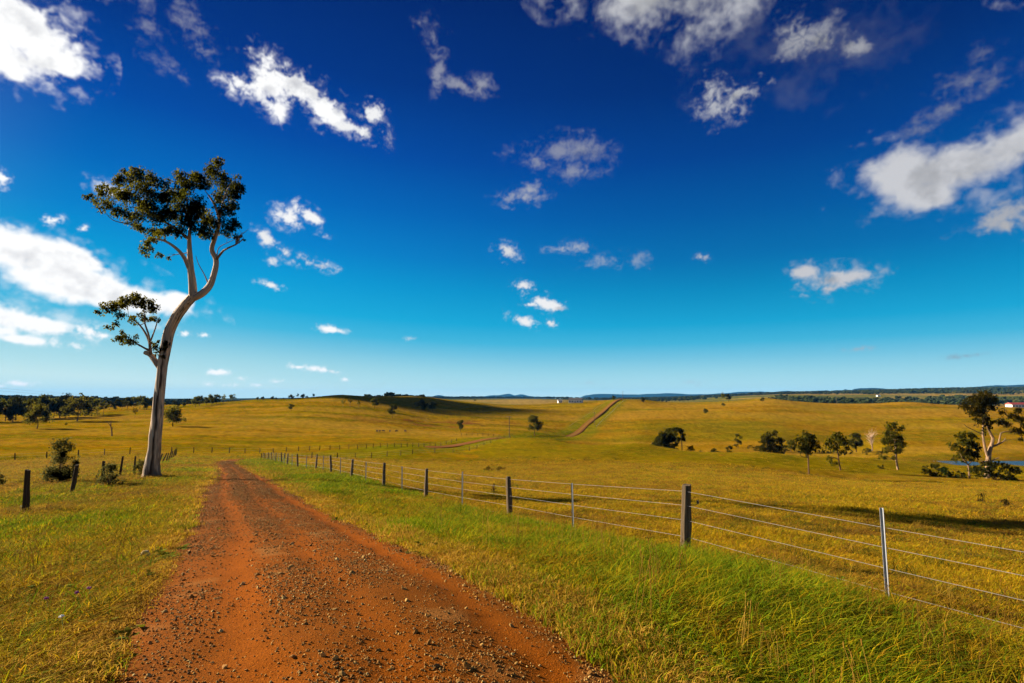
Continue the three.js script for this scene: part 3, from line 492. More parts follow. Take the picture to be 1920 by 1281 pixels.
function reach(nodes, blobs, r, fine) {                             // boughs from the limbs to every clump
  const out = [], live = nodes.map(([p, q]) => [p.clone(), q]);
  const order = blobs.map((b) => V(b[0], b[1], b[2])).sort((a, b) => a.y - b.y);
  for (const b of order) {
    let best = null, cost = 1e9;
    for (const n of live) { const dy = b.y - n[0].y, c = b.distanceTo(n[0]) + (dy < 0 ? -2.2 * dy : 0); if (c < cost) { cost = c; best = n; } }
    const L = best[0].distanceTo(b); if (L < fine * 2) continue;
    const R = Math.min(best[1] * .62, fine + .022 * L), m1 = best[0].clone().lerp(b, .35).add(V((r() - .5) * L * .22, (r() - .2) * L * .12, (r() - .5) * L * .22)), m2 = best[0].clone().lerp(b, .7).add(V((r() - .5) * L * .16, (r() - .1) * L * .10, (r() - .5) * L * .16));
    out.push(tube([[best[0], R], [m1, R * .75], [m2, R * .55], [b, R * .3]], 5, 0, 1, 2));
    live.push([m1, R * .75], [m2, R * .55], [b, R * .3]);
    for (let k = 0; k < 2; k++) { const e = b.clone().add(V((r() - .5), (r() - .3), (r() - .5)).multiplyScalar(Math.min(1.2, L * .5))); out.push(tube([[m2, R * .4], [m2.clone().lerp(e, .5).add(V(0, .05 * L, 0)), R * .25], [e, R * .1]], 4, 0, 1, 1)); }
  }
  return out;
}
function tree(root, trunk, limbs, blobs, o) {
  const r = rng(o.seed);
  part('trunk', tube(trunk, o.sides ?? 9, .25, o.seed, 4), o.bark, root);
  const nodes = trunk.slice(Math.floor(trunk.length * .4)); 
  for (const l of limbs) { part('limb', tube(l, 7, .2, o.seed + 3, 3), o.bark, root); nodes.push(...l.slice(1)); }
  const b = reach(nodes, blobs, r, o.fine ?? .02); if (b.length) part('boughs', mergeGeometries(b), o.bark, root).userData.kind = 'stuff';
  part('crown', leaves(blobs, o, r), leafMat, root);
  return root;
}
const GUM = { dark: [.10, .115, .016], light: [.33, .30, .026] }, DUSK = { dark: [.075, .088, .018], light: [.21, .20, .028] }, OLIVE = { dark: [.09, .095, .014], light: [.27, .225, .024] };
// ---- the tall gum by the road
{
  const D = 34, foot = pick(284, 890, D, .9, 1.1), d0 = -foot.z, root = thing('gum_tree', 'tall leaning gum tree with pale bare trunk beside the dirt road', 'tree', foot), k = d0 / FOCAL;
  const L = (X, Y, dz = 0) => at(X, Y, d0 + dz).sub(foot);
  const line = (list) => list.map(([X, Y, R, dz = 0]) => [L(X, Y, dz), R * k]);
  const r = rng(12);
  const trunk = line([[284, 899, 19], [284, 888, 15], [285, 868, 12], [289.5, 840, 10.4], [292, 808, 9.9], [295.5, 770, 9.5], [299, 735, 9.0], [303, 700, 8.7], [307, 672, 8.6], [312, 645, 8.8], [319, 617, 9.2], [331, 593, 9.0], [346, 573, 8.6], [357, 561, 8.4], [364, 552, 7.2]]);
  const g = tube(trunk, 30, .17, 3, 9), p = g.attributes.position, uv = g.attributes.uv, nm = g.attributes.normal, col = [];
  const H0 = 10.4;
  for (let i = 0; i < p.count; i++) {                               // a split runs up the side, rough dark bark at the foot, scars
    const u = uv.getX(i), v = uv.getY(i), a = u * 6.28319, cx = Math.cos(a), cz = Math.sin(a), mid = .065 + .035 * fbm(v * .5, 3, 3) + .012 * vnoise(v * 3, 8), du = Math.abs(((u - mid + .5) % 1 + 1) % 1 - .5);
    const crack = smooth(.040 + .014 * vnoise(v * 2, 1), .014, du) * smooth(8.4, 7.2, v), rough = smooth(1.9, .3, v + 1.6 * fbm(cx * 3, cz * 3 + v * 2, 3)), patch = smooth(.22, .34, fbm(cx * 2.2 + 8, cz * 2.2 + v * .55, 4)), scar = v > 9.2 && v < 10.9 ? smooth(.3, .42, fbm(cx * 6, cz * 6 + v * 4.5, 2)) : 0;
    p.setXYZ(i, p.getX(i) - nm.getX(i) * .07 * crack, p.getY(i), p.getZ(i) - nm.getZ(i) * .07 * crack);
    let c = [1, 1, 1]; c = mix3(c, [.62, .55, .50], patch); c = mix3(c, [.30, .22, .17], .8 * rough); c = mix3(c, [.08, .055, .04], Math.max(crack, .9 * scar)); col.push(...c);
  }
  g.setAttribute('color', new THREE.Float32BufferAttribute(col, 3)); g.computeVertexNormals();
  const bark = paleBark.clone(); bark.vertexColors = true; part('trunk', g, bark, root);
  const limbs = [
    [[362, 556, 8.2], [361, 535, 7.2], [357, 500, 5.6], [355.5, 471, 4.4], [355, 446, 3.4], [356, 425, 2.6], [352, 400, 1.9, -.4], [350, 370, 1.3, -.6]],
    [[360, 560, 6.6], [378, 551, 6.6], [392, 537, 6.2, .3], [400, 518, 5.2, .5], [405, 488, 4.8, .6], [397, 468, 4.4, .5], [403, 446, 3.9, .4], [411, 415, 3.0, .2], [402, 384, 2.3], [391, 366, 1.5]],
    [[355, 505, 4.2], [345, 483, 3.4, -.3], [333, 468, 2.8, -.6], [309, 452, 1.9, -1], [292, 448, 1.1, -1.2]],
    [[355, 450, 3.2], [336, 434, 2.7, .3], [312, 418, 2.3, .6], [276, 399, 1.7, .8], [248, 388, 1.0, 1]],
    [[356, 425, 2.2], [345, 395, 1.7, .6], [325, 360, 1.2, .8]],
    [[411, 415, 2.4], [414, 395, 1.8, -.4], [422, 365, 1.3, -.5], [432, 345, .9, -.6]],
    [[301, 690, 6.2], [290, 676, 5.2], [281, 665, 4.6, .1], [272, 661, 4.2, .2]],
    [[282, 666, 3.0], [279, 640, 2.1], [262, 610, 1.5, .3], [240, 593, .9, .5]], [[283, 664, 2.6], [279, 630, 1.8, -.2], [271, 604, 1.3, -.3], [270, 582, .8, -.3]], [[282, 640, 1.5], [291, 616, 1.2], [296, 599, .7]], [[278, 657, 2.0], [255, 644, 1.3, .3], [240, 636, .8, .4]],
    [[274, 432, 1.8, .8], [258, 424, 1.3, 1], [241, 420, 1.1, 1.1], [212, 413, .8, 1.2], [197, 399, .5, 1.2]],
    [[391, 534, 1.5, .4], [383, 515, .9, .5], [372, 495, .7, .4], [367, 480, .5, .3]], [[406, 486, 1.2, .6], [410, 465, .8, .7], [425, 456, .6, .8], [447, 446, .4, .9]],
    [[322, 604, 3.4], [325, 594, 1.9], [326, 583, 1.0]],
  ].map(line);
  const nodes = []; limbs.forEach((l, i) => { const m = part(i === 14 ? 'broken_stub' : 'limb', tube(l, i < 2 ? 14 : 7, .14, i, i < 2 ? 6 : 4), i === 14 ? brownBark : i > 6 ? greyBark : paleBark, root); if (![6, 11, 12, 14].includes(i)) nodes.push(...l.slice(Math.min(3, l.length - 2))); });
  const up = [[100, 315, 28], [185, 265, 38], [190, 370, 42], [250, 310, 48], [350, 190, 50], [430, 160, 46], [520, 190, 48], [450, 250, 60], [330, 290, 52], [400, 330, 66], [300, 400, 50], [380, 455, 48], [480, 400, 60], [520, 310, 60], [600, 240, 52], [620, 340, 60], [560, 470, 52], [650, 430, 60], [530, 560, 42], [600, 555, 42], [650, 520, 42], [470, 670, 36], [560, 702, 20], [630, 722, 12], [515, 612, 36], [720, 175, 50], [740, 250, 60], [760, 340, 70], [800, 165, 42], [850, 210, 50], [920, 130, 50], [975, 92, 34], [955, 200, 58], [1040, 230, 54], [1088, 245, 38], [1000, 310, 58], [1060, 290, 42], [1000, 400, 50], [1050, 380, 38], [880, 440, 58], [820, 520, 50], [760, 450, 58], [870, 570, 40], [940, 500, 46], [1040, 490, 42], [1078, 510, 26], [1010, 540, 38], [1085, 575, 24], [1128, 598, 9], [700, 550, 34], [810, 400, 60], [130, 335, 22], [300, 180, 26], [330, 150, 24], [700, 300, 46], [580, 400, 46], [690, 380, 40], [440, 520, 26]].map(([a, b, q]) => { const c = L(140 + a / 3.559, 280 + b / 3.559, (r() - .5) * 3.4); return [c.x, c.y, c.z, q / 3.559 * k * 1.24]; });
  const lowc = [[60, 165, 22], [110, 130, 36], [170, 110, 42], [230, 100, 42], [290, 80, 46], [340, 70, 42], [390, 110, 38], [420, 130, 30], [200, 180, 28], [280, 210, 28], [350, 190, 28], [420, 200, 30], [130, 260, 20], [170, 240, 18], [180, 335, 26], [230, 350, 30], [270, 340, 32], [225, 305, 22], [440, 390, 28], [430, 430, 20], [455, 350, 14], [410, 360, 14]].map(([a, b, q]) => { const c = L(170 + a / 3.559, 540 + b / 3.559, (r() - .5) * 1.5); return [c.x, c.y, c.z, q / 3.559 * k * 1.24]; });
  part('boughs', mergeGeometries(reach(nodes, [...up, ...lowc], r, .012)), greyBark, root).userData.kind = 'stuff';
  part('crown', leaves(up, { density: 1750, leaf: .14, slim: .26, dark: [.10, .12, .014], light: [.40, .35, .024] }, r), leafMat, root);
  part('lower_crown', leaves(lowc, { density: 1700, leaf: .135, slim: .26, dark: [.11, .12, .014], light: [.42, .35, .024] }, r), leafMat, root);
  const sh = [[500, 375], [507, 362], [490, 400], [480, 455]].map(([a, b]) => { const c = L(170 + a / 3.559, 540 + b / 3.559, -.35); return [c.x, c.y, c.z, .16]; });
  part('trunk_sprouts', leaves(sh, { density: 2600, leaf: .10, slim: .3, dark: [.10, .13, .012], light: [.24, .24, .015] }, r), leafMat, root).userData.kind = 'stuff';
}
// ---- trees drawn one by one: foot, height, clumps given in pixels at their distance
function drawn(name, label, group, X, Y, guess, trunkPx, limbsPx, clumps, o, lo, hi) {
  const foot = pick(X, Y, guess, lo, hi), d = -foot.z, k = d / FOCAL, root = thing(name, label, 'tree', foot, 0, group), r = rng(o.seed + 500);
  const dy = 0, L = (x, y, dz = 0) => at(x, y, d + dz).sub(at(X, Y, d)).setZ(-dz);
  const conv = (l) => l.map(([x, y, q, dz = 0]) => [L(x, y, dz), q * k]);
  const tr = conv(trunkPx); tr.unshift([tr[0][0].clone().add(V(0, -.4, 0)), tr[0][1] * 1.25]);
  const wide = o.deep ?? 1, blobs = [];
  for (const [x, y, q] of clumps) { const n = q > 9 ? 4 : q > 6 ? 3 : 2; for (let i = 0; i < n; i++) { const c = L(x + (n > 1 ? (r() - .5) * q * .9 : 0), y + (n > 1 ? (r() - .5) * q * .7 : 0), (r() - .5) * q * k * 2.2 * wide); blobs.push([c.x, c.y, c.z, q * k * .92]); } }
  return tree(root, tr, limbsPx.map(conv), blobs, o);
}
const mid = (seed, extra = {}) => ({ seed, density: 60, leaf: .40, slim: .32, fine: .03, bark: brownBark, ...GUM, ...extra });
const along = 'gum trees along the creek paddock';
drawn('paddock_tree', 'largest gum tree at the right edge with forked pinkish trunk', along, 1851, 897, 118,
  [[1851, 897, 4.6], [1853, 870, 4.0], [1855, 850, 3.8], [1858, 838, 3.6]],
  [[[1853, 860, 2.6], [1847, 840, 2.2], [1843, 815, 1.9], [1845, 790, 1.6], [1846, 765, 1.2]], [[1858, 840, 3.2], [1862, 822, 2.6], [1858, 815, 2.2], [1852, 800, 1.8], [1849, 780, 1.4]], [[1860, 838, 2.2], [1872, 833, 1.8], [1875, 820, 1.4], [1878, 812, 1.2], [1900, 810, 1.0]], [[1872, 834, 1.4], [1882, 828, 1.0], [1886, 822, .7]], [[1859, 865, 1.2], [1868, 861, 1.0], [1873, 858, .7]], [[1843, 815, 1.1], [1828, 808, .8], [1812, 800, .6], [1808, 796, .4]]],
  [[1822, 748, 9], [1835, 745, 11], [1850, 742, 11], [1862, 746, 9], [1815, 762, 9], [1830, 760, 12], [1848, 758, 12], [1862, 762, 8], [1826, 775, 9], [1842, 774, 11], [1838, 788, 9], [1850, 786, 8], [1864, 790, 6], [1855, 798, 7], [1802, 760, 6], [1846, 806, 6], [1868, 755, 6], [1882, 772, 7], [1880, 790, 9], [1888, 795, 8], [1898, 780, 8], [1908, 768, 8], [1910, 784, 9], [1902, 803, 7], [1916, 806, 7], [1914, 822, 6], [1918, 795, 7], [1808, 752, 5]], mid(21, { bark: greyBark, density: 66, dark: [.05, .055, .012], light: [.21, .16, .02] }), .9, 1.12);
drawn('paddock_tree', 'round gum tree with thin pale trunk left of the forked gum', along, 1818, 898, 116, [[1818, 898, 1.6], [1817, 880, 1.4], [1815, 870, 1.2]], [[[1815, 872, 1.1], [1806, 860, .9], [1800, 850, .7]], [[1816, 872, 1.0], [1826, 860, .8], [1832, 850, .6]]],
  [[1800, 820, 8], [1812, 815, 8], [1824, 820, 8], [1796, 835, 9], [1810, 832, 11], [1826, 834, 10], [1836, 840, 6], [1798, 850, 8], [1812, 848, 10], [1828, 850, 9], [1780, 832, 5], [1784, 838, 5], [1790, 860, 5], [1805, 862, 6], [1822, 862, 6], [1836, 856, 5]], mid(22, { bark: greyBark, density: 66 }), .9, 1.12);
drawn('paddock_tree', 'gum tree with tall narrow crown and white lower trunk', along, 1682, 881, 128, [[1684, 881, 2.0], [1681, 862, 1.7], [1680, 840, 1.4], [1676, 820, 1.0]], [[[1680, 850, 1.0], [1668, 840, .7], [1660, 835, .5]]],
  [[1668, 800, 7], [1676, 797, 8], [1686, 804, 7], [1662, 812, 7], [1674, 814, 10], [1686, 818, 8], [1664, 828, 9], [1680, 830, 11], [1692, 832, 7], [1666, 842, 8], [1680, 844, 8], [1654, 856, 5], [1662, 858, 6], [1674, 856, 5], [1690, 842, 6], [1654, 822, 5]], mid(23, { bark: greyBark, density: 66 }), .9, 1.15);
drawn('paddock_tree', 'dark gum tree with round crown on thin straight trunk', along, 1516, 890, 122, [[1517, 890, 1.5], [1516, 870, 1.3], [1515, 850, 1.1]], [[[1515, 858, .8], [1505, 857, .6], [1500, 853, .4]]],
  [[1510, 815, 8], [1520, 818, 8], [1500, 824, 8], [1512, 828, 11], [1526, 828, 8], [1495, 834, 6], [1506, 840, 9], [1520, 840, 10], [1532, 836, 6], [1488, 826, 6], [1514, 848, 6]], mid(24, { density: 66, ...DUSK }), .9, 1.15);
drawn('paddock_tree', 'gum tree with ragged crown hanging low beside its dark trunk', along, 1575, 882, 128, [[1576, 882, 1.5], [1573, 865, 1.3], [1571, 850, 1.1], [1569, 835, .9]], [[[1573, 862, .8], [1562, 858, .6], [1556, 862, .4]]],
  [[1566, 815, 7], [1575, 818, 8], [1560, 825, 8], [1572, 830, 10], [1584, 828, 7], [1588, 838, 6], [1556, 836, 6], [1566, 842, 8], [1580, 846, 6], [1548, 830, 5], [1556, 860, 6], [1562, 866, 6], [1570, 868, 4]], mid(25, { density: 66 }), .9, 1.15);
drawn('paddock_tree', 'short bushy tree behind the grassy spur, third from the dead tree', along, 1606, 848, 205, [[1606, 850, 1.0], [1605, 835, .8]], [], [[1600, 816, 6], [1608, 818, 6], [1598, 828, 6], [1608, 832, 7], [1613, 828, 4], [1602, 838, 5]], mid(26, { density: 100, leaf: .55 }));
drawn('paddock_tree', 'bushy gum tree with airy round crown behind the spur', along, 1446, 847, 200, [[1448, 852, 1.4], [1449, 835, 1.2], [1448, 820, .9]], [], [[1440, 797, 7], [1450, 793, 6], [1432, 806, 8], [1446, 808, 9], [1460, 806, 7], [1428, 820, 7], [1442, 822, 8], [1456, 822, 9], [1466, 818, 6], [1436, 834, 6], [1452, 836, 6], [1466, 830, 4], [1424, 830, 4]], mid(27, { density: 62, leaf: .6, ...OLIVE }));
drawn('paddock_tree', 'spreading dark tree behind the spur, left of a thin bare-trunked gum', along, 1252, 832, 215, [[1252, 836, 1.8], [1252, 820, 1.5], [1250, 805, 1.1]], [], [[1244, 790, 8], [1252, 784, 7], [1236, 798, 8], [1248, 800, 11], [1260, 796, 8], [1230, 808, 7], [1242, 812, 10], [1256, 814, 10], [1264, 818, 6], [1222, 822, 6], [1234, 822, 8], [1246, 824, 7], [1266, 808, 5], [1216, 826, 4]], mid(28, { density: 66, leaf: .6, ...DUSK }));
drawn('paddock_tree', 'thin gum with bare pale trunk leaning over the dark spreading tree', along, 1278, 834, 212, [[1279, 836, 1.1], [1278, 815, .9], [1277, 800, .8], [1274, 788, .6]], [], [[1262, 782, 6], [1270, 780, 6], [1276, 786, 5], [1282, 800, 4], [1256, 790, 5], [1266, 792, 5], [1280, 792, 4], [1272, 800, 4]], mid(29, { density: 100, leaf: .55, bark: greyBark }));
drawn('shrub_tree', 'slim leafy sapling right of the thin bare-trunked gum', along, 1295, 834, 214, [[1295, 836, .8], [1294, 824, .6]], [], [[1292, 814, 4.5], [1297, 818, 4.5], [1290, 822, 4], [1296, 825, 4]], mid(30, { density: 66, leaf: .5 }));
drawn('shrub_tree', 'small round green bush between two saplings by the creek', along, 1313, 836, 214, [[1314, 837, .7], [1314, 830, .5]], [], [[1311, 827, 3.6], [1315, 828, 3.6], [1313, 831, 3]], mid(31, { density: 120, leaf: .5 }));
drawn('shrub_tree', 'pair-leaning sapling clump in the middle of the creek row', along, 1343, 838, 214, [[1343, 840, .8], [1342, 830, .6]], [], [[1335, 824, 3.6], [1342, 822, 4.5], [1346, 828, 4], [1340, 832, 4], [1334, 831, 3]], mid(32, { density: 66, leaf: .5, ...DUSK }));
drawn('shrub_tree', 'dark sapling left of its twin near the round airy gum', along, 1369, 840, 212, [[1370, 842, .8], [1369, 832, .6]], [], [[1366, 819, 4], [1371, 819, 4], [1367, 827, 4.5], [1372, 832, 3.5], [1365, 834, 3.5]], mid(33, { density: 66, leaf: .5, ...DUSK }));
drawn('shrub_tree', 'dark sapling twin nearest the round airy gum', along, 1384, 840, 212, [[1384, 842, .8], [1384, 832, .6]], [], [[1383, 816, 4], [1388, 820, 3.5], [1382, 825, 4.5], [1387, 830, 4], [1381, 834, 3.5]], mid(34, { density: 66, leaf: .5 }));
drawn('shrub_tree', 'low shrubs at the left foot of the dark round-crowned gum', along, 1482, 847, 205, [[1483, 849, .8], [1483, 840, .6]], [], [[1478, 828, 4], [1486, 830, 5], [1480, 838, 5], [1488, 840, 4]], mid(35, { density: 66, leaf: .5 }));
{                                                                   // the bare tree
  const foot = pick(1636, 846, 206), d = -foot.z, root = thing('dead_tree', 'leafless pale dead tree standing left of the narrow-crowned gum', 'tree', foot), k = d / FOCAL, L = (x, y, z = 0) => V((x - 1636) * k, (846 - y) * k, z), r = rng(3);
  const main = [[L(1636, 848), .28], [L(1636, 832), .22], [L(1634, 820), .15]]; part('trunk', tube(main, 6, .1, 3, 2), greyBark, root);
  const tw = []; for (let i = 0; i < 60; i++) { const a = L(1636 - r() * 2, 838 - 16 * r(), 0), ang = (r() - .5) * 2, l = (3 + 7 * r()) * k * 2, e = a.clone().add(V(Math.sin(ang) * l, Math.cos(ang) * l, (r() - .5) * l)); tw.push(tube([[a, .05], [a.clone().lerp(e, .5).add(V((r() - .5) * .3, .2, (r() - .5) * .3)), .035], [e, .015]], 4, 0, 1, 1)); for (let j = 0; j < 2; j++) { const f = a.clone().lerp(e, .5 + .4 * r()), e2 = f.clone().add(V((r() - .5) * 1.6, .6 + r(), (r() - .5) * 1.6)); tw.push(tube([[f, .025], [e2, .01]], 3, 0, 1, 1)); } }
  part('branches', mergeGeometries(tw), new THREE.MeshPhysicalMaterial({ color: rgb(.42, .29, .20), roughness: .9, specularIntensity: .2 }), root);
}
// ---- trees by kind: built once in a unit of their height, copied with their parts
function grown(seed, o) {                                           // a tree one unit high
  const r = rng(seed), root = new THREE.Group(), clear = o.clear, w = o.wide, trunk = [], blobs = [];
  let x = 0, z = 0; for (let i = 0; i <= 4; i++) { trunk.push([V(x, i === 0 ? -.03 : i / 4 * (clear + .22), z), o.girth * (1 - .16 * i)]); x += (r() - .5) * .03 + (o.lean ?? 0) * .05; z += (r() - .5) * .03; }
  for (let i = 0; i < o.clumps; i++) { const a = r() * 6.283, f = r(), y = clear + (1 - clear) * (.12 + .8 * f), q = w * Math.sin(Math.PI * clamp(.18 + .72 * (o.flat ? Math.sqrt(f) : f))) * Math.sqrt(r()); blobs.push([x * .8 + Math.cos(a) * q, y, z * .8 + Math.sin(a) * q, w * (.26 + .2 * r())]); }
  return tree(root, trunk, [], blobs, { seed, density: o.density, leaf: o.leaf, slim: .34, fine: .004, bark: o.bark ?? brownBark, dark: o.tint.dark, light: o.tint.light, sides: 6 });
}
const kinds = [
  grown(101, { clear: .22, wide: .40, girth: .022, clumps: 22, density: 3300, leaf: .062, tint: DUSK }),
  grown(102, { clear: .30, wide: .34, girth: .020, clumps: 18, density: 3300, leaf: .062, tint: DUSK, flat: true }),
  grown(103, { clear: .45, wide: .30, girth: .016, clumps: 14, density: 3000, leaf: .060, tint: GUM, flat: true, bark: greyBark }),
  grown(104, { clear: .25, wide: .52, girth: .026, clumps: 26, density: 2600, leaf: .066, tint: OLIVE, flat: true }),
  grown(105, { clear: .15, wide: .50, girth: .030, clumps: 26, density: 2800, leaf: .070, tint: DUSK }),
  grown(106, { clear: .40, wide: .24, girth: .016, clumps: 12, density: 3000, leaf: .065, tint: GUM, bark: greyBark }),
  grown(107, { clear: .34, wide: .40, girth: .018, clumps: 16, density: 2500, leaf: .062, tint: DUSK, flat: true, lean: .6 }),
];
let turns = rng(9);
function copyTree(kind, X, Y, top, guess, label, group, name = 'tree', stretch = 1, lo, hi) {
  const foot = pick(X, Y, guess, lo, hi), h = (Y - top) * -foot.z / FOCAL, o = kinds[kind].clone(); o.name = numbered(name); o.position.copy(foot); o.scale.set(h * stretch, h, h * stretch); o.rotation.y = turns() * 6.28; tag(o, label, 'tree', group); scene.add(o); return o;
}
// the two paddock trees on the left and their neighbours
copyTree(3, 69, 804, 762, 232, 'lone round tree standing left in the open yellow paddock', null, 'paddock_tree', .95);
copyTree(3, 324, 800, 765, 250, 'lone spreading tree just right of the tall pale trunk', null, 'paddock_tree', 1.15);
copyTree(3, 144, 790, 750, 322, 'wide olive tree in front of the dark left tree row', null, 'paddock_tree', 1.25, .9, 1.15);
copyTree(5, 253, 784, 765, 345, 'tiny slender tree in front of the tree row behind the tall gum', null, 'paddock_tree', 1);
copyTree(0, 546, 771, 757, 385, 'small round tree alone on the left hillside', null, 'hill_tree', 1);
copyTree(5, 643, 764, 748, 405, 'leftmost of the four small trees along the hill shoulder', null, 'hill_tree', 1.2);
copyTree(5, 656, 763, 746, 408, 'second of the four small trees along the hill shoulder', null, 'hill_tree', 1.1);
copyTree(5, 673, 766, 751, 395, 'third of the four small trees along the hill shoulder', null, 'hill_tree', 1.1);
copyTree(0, 702, 767, 746, 395, 'rightmost of the four small trees along the hill shoulder', null, 'hill_tree', .9);
copyTree(0, 736, 785, 757, 350, 'tree with bare trunk lower on the hill than its neighbours', null, 'hill_tree', .72);
copyTree(4, 792, 769, 750, 450, 'wide dark tree in the shaded hollow of the hill', null, 'hill_tree', 1.15);
copyTree(0, 811, 772, 753, 450, 'dark tree on the right of the wide one in the shaded hollow', null, 'hill_tree', 1);
copyTree(0, 863, 811, 787, 300, 'dark leaning tree beside the red gully', null, 'hill_tree', .75);
copyTree(0, 1003, 818, 778, 268, 'full-crowned tree beside the bottom of the far road', null, 'hill_tree', .9);
copyTree(5, 890, 757, 747, 640, 'small tree on the skyline above the shaded hill', null, 'hill_tree', 1.1, .9, 1.1);
copyTree(0, 1151, 752, 742, 640, 'small dark tree at the top of the far road', null, 'hill_tree', 1, .9, 1.1);
copyTree(0, 1207, 757, 745, 600, 'round tree near the crest just right of the far road', null, 'hill_tree', .9, .9, 1.1);
copyTree(4, 1324, 776, 767, 480, 'low round bush-like tree in the middle of the right hill', null, 'hill_tree', 1.2);
copyTree(4, 1357, 762, 756, 560, 'smallest bush-like tree on the right hill near its crest', null, 'hill_tree', 1.1);
copyTree(2, 1356, 747, 729, 665, 'taller airy tree of the pair on the right hill crest', null, 'hill_tree', 1, .9, 1.1);
copyTree(0, 1366, 747, 732, 665, 'rounder darker tree of the pair on the right hill crest', null, 'hill_tree', .9, .9, 1.1);
copyTree(0, 1430, 755, 745, 600, 'small dark tree on the crest right of the tree pair', null, 'hill_tree', 1.0, .9, 1.15);
// rows on the left skyline
{
  const rows = [[-40, 792, 745, 325, 0], [-12, 792, 752, 322, 4], [10, 790, 748, 330, 1], [24, 792, 758, 318, 4], [30, 788, 744, 350, 0], [45, 786, 748, 350, 2], [60, 786, 745, 355, 0], [88, 786, 744, 345, 4], [100, 784, 745, 352, 0], [112, 784, 742, 350, 4], [122, 783, 746, 356, 1], [150, 780, 738, 372, 2], [158, 780, 743, 370, 0], [172, 779, 746, 375, 2], [182, 778, 748, 378, 1], [193, 779, 752, 372, 2]];
  const nth = ['first', 'second', 'third', 'fourth', 'fifth', 'sixth', 'seventh', 'eighth', 'ninth', 'tenth', 'eleventh', 'twelfth', 'thirteenth', 'fourteenth', 'fifteenth', 'sixteenth'];
  for (const [i, [X, Y, t, d, k]] of rows.entries()) copyTree(k, X, Y, t, d, nth[i] + ' gum from the left in the dense dark row along the left horizon', 'trees of the dense left row', 'row_tree', k === 2 ? 1 : .95, .92, 1.15);
  const back = [[205, 769, 752, 450, 0], [217, 769, 751, 452, 4], [228, 769, 750, 455, 0], [238, 769, 745, 452, 1], [250, 769, 744, 450, 0], [262, 769, 743, 452, 0], [275, 768, 745, 455, 4], [284, 768, 746, 452, 0], [299, 766, 754, 470, 4], [306, 765, 753, 470, 0], [326, 764, 751, 475, 1], [333, 764, 754, 476, 4], [345, 763, 755, 478, 4], [352, 763, 753, 478, 0]];
  for (const [i, [X, Y, t, d, k]] of back.entries()) copyTree(k, X, Y, t, d, nth[i] + ' gum from the left in the skyline row behind the tall pale trunk', 'trees of the row behind the tall gum', 'row_tree', .9, .95, 1.1);
  const ridge = [[366, 764, 743, 440, 0], [374, 762, 742, 445, 1], [387, 760, 744, 455, 0], [398, 758, 741, 460, 4], [406, 758, 739, 460, 0], [419, 757, 740, 462, 2]];
  ridge.forEach(([X, Y, t, d, k], i) => copyTree(k, X, Y, t, d, nth[i] + ' gum from the left in the clump where the left hill meets the sky', 'trees clumped on the left hill', 'ridge_tree', 1, .95, 1.12));
  copyTree(6, 438, 754, 738, 465, 'lone umbrella-shaped tree on the skyline right of the ridge clump', null, 'ridge_tree', 1, .95, 1.12);
  for (const [i, [X, Y, t, d]] of [[482, 750, 745, 478], [492, 750, 744, 480], [510, 747, 741, 490], [518, 746, 742, 490], [531, 746, 743, 495]].entries()) copyTree(4, X, Y, t, d, nth[i] + ' from the left of the tiny trees peeping over the hill crest', 'tiny trees peeping over the hill crest', 'crest_tree', 1.3, .95, 1.1);
  for (const [i, [X, Y, t, d, k]] of [[547, 744, 736, 500, 4], [558, 743, 733, 505, 2], [567, 743, 735, 505, 4], [576, 742, 738, 508, 4]].entries()) copyTree(k, X, Y, t, d, nth[i] + ' dark tree from the left in the small hilltop clump', 'trees clumped on the hilltop', 'crest_tree', 1.2, .95, 1.1);
  copyTree(0, 588, 742, 735, 510, 'single small tree right of the hilltop clump', null, 'crest_tree', 1, .95, 1.1);
}

// ------------------------------------------------------------------ fences
const grainMap = (() => {                                           // weathered split timber: long checks and grey streaks
  const S = 256, data = new Uint8Array(S * S * 4);
  for (let y = 0; y < S; y++) for (let x = 0; x < S; x++) { const a = x / S * 6.28319, f = fbm(Math.cos(a) * 9, Math.sin(a) * 9 + y / S * 1.2, 4), m = fbm(x / 60, y / 80, 3), k = clamp(.62 + .7 * f + .3 * m, .12, 1); data.set([255 * k, 255 * k * .93, 255 * k * .82, 255], (y * S + x) * 4); }
  const t = new THREE.DataTexture(data, S, S); t.wrapS = t.wrapT = THREE.RepeatWrapping; t.magFilter = THREE.LinearFilter; t.colorSpace = THREE.SRGBColorSpace; t.needsUpdate = true; return t;
})();
const timber = new THREE.MeshPhysicalMaterial({ color: rgb(.46, .38, .29), map: grainMap, bumpMap: grainMap, bumpScale: .012, roughness: .9, specularIntensity: .2 });
const darkTimber = new THREE.MeshPhysicalMaterial({ color: rgb(.20, .155, .115), map: grainMap, bumpMap: grainMap, bumpScale: .012, roughness: .9, specularIntensity: .2 });
const steel = new THREE.MeshPhysicalMaterial({ color: rgb(.34, .35, .37), metalness: .5, roughness: .45 });
const wireMat = new THREE.MeshPhysicalMaterial({ color: rgb(.62, .58, .52), metalness: .6, roughness: .42 });
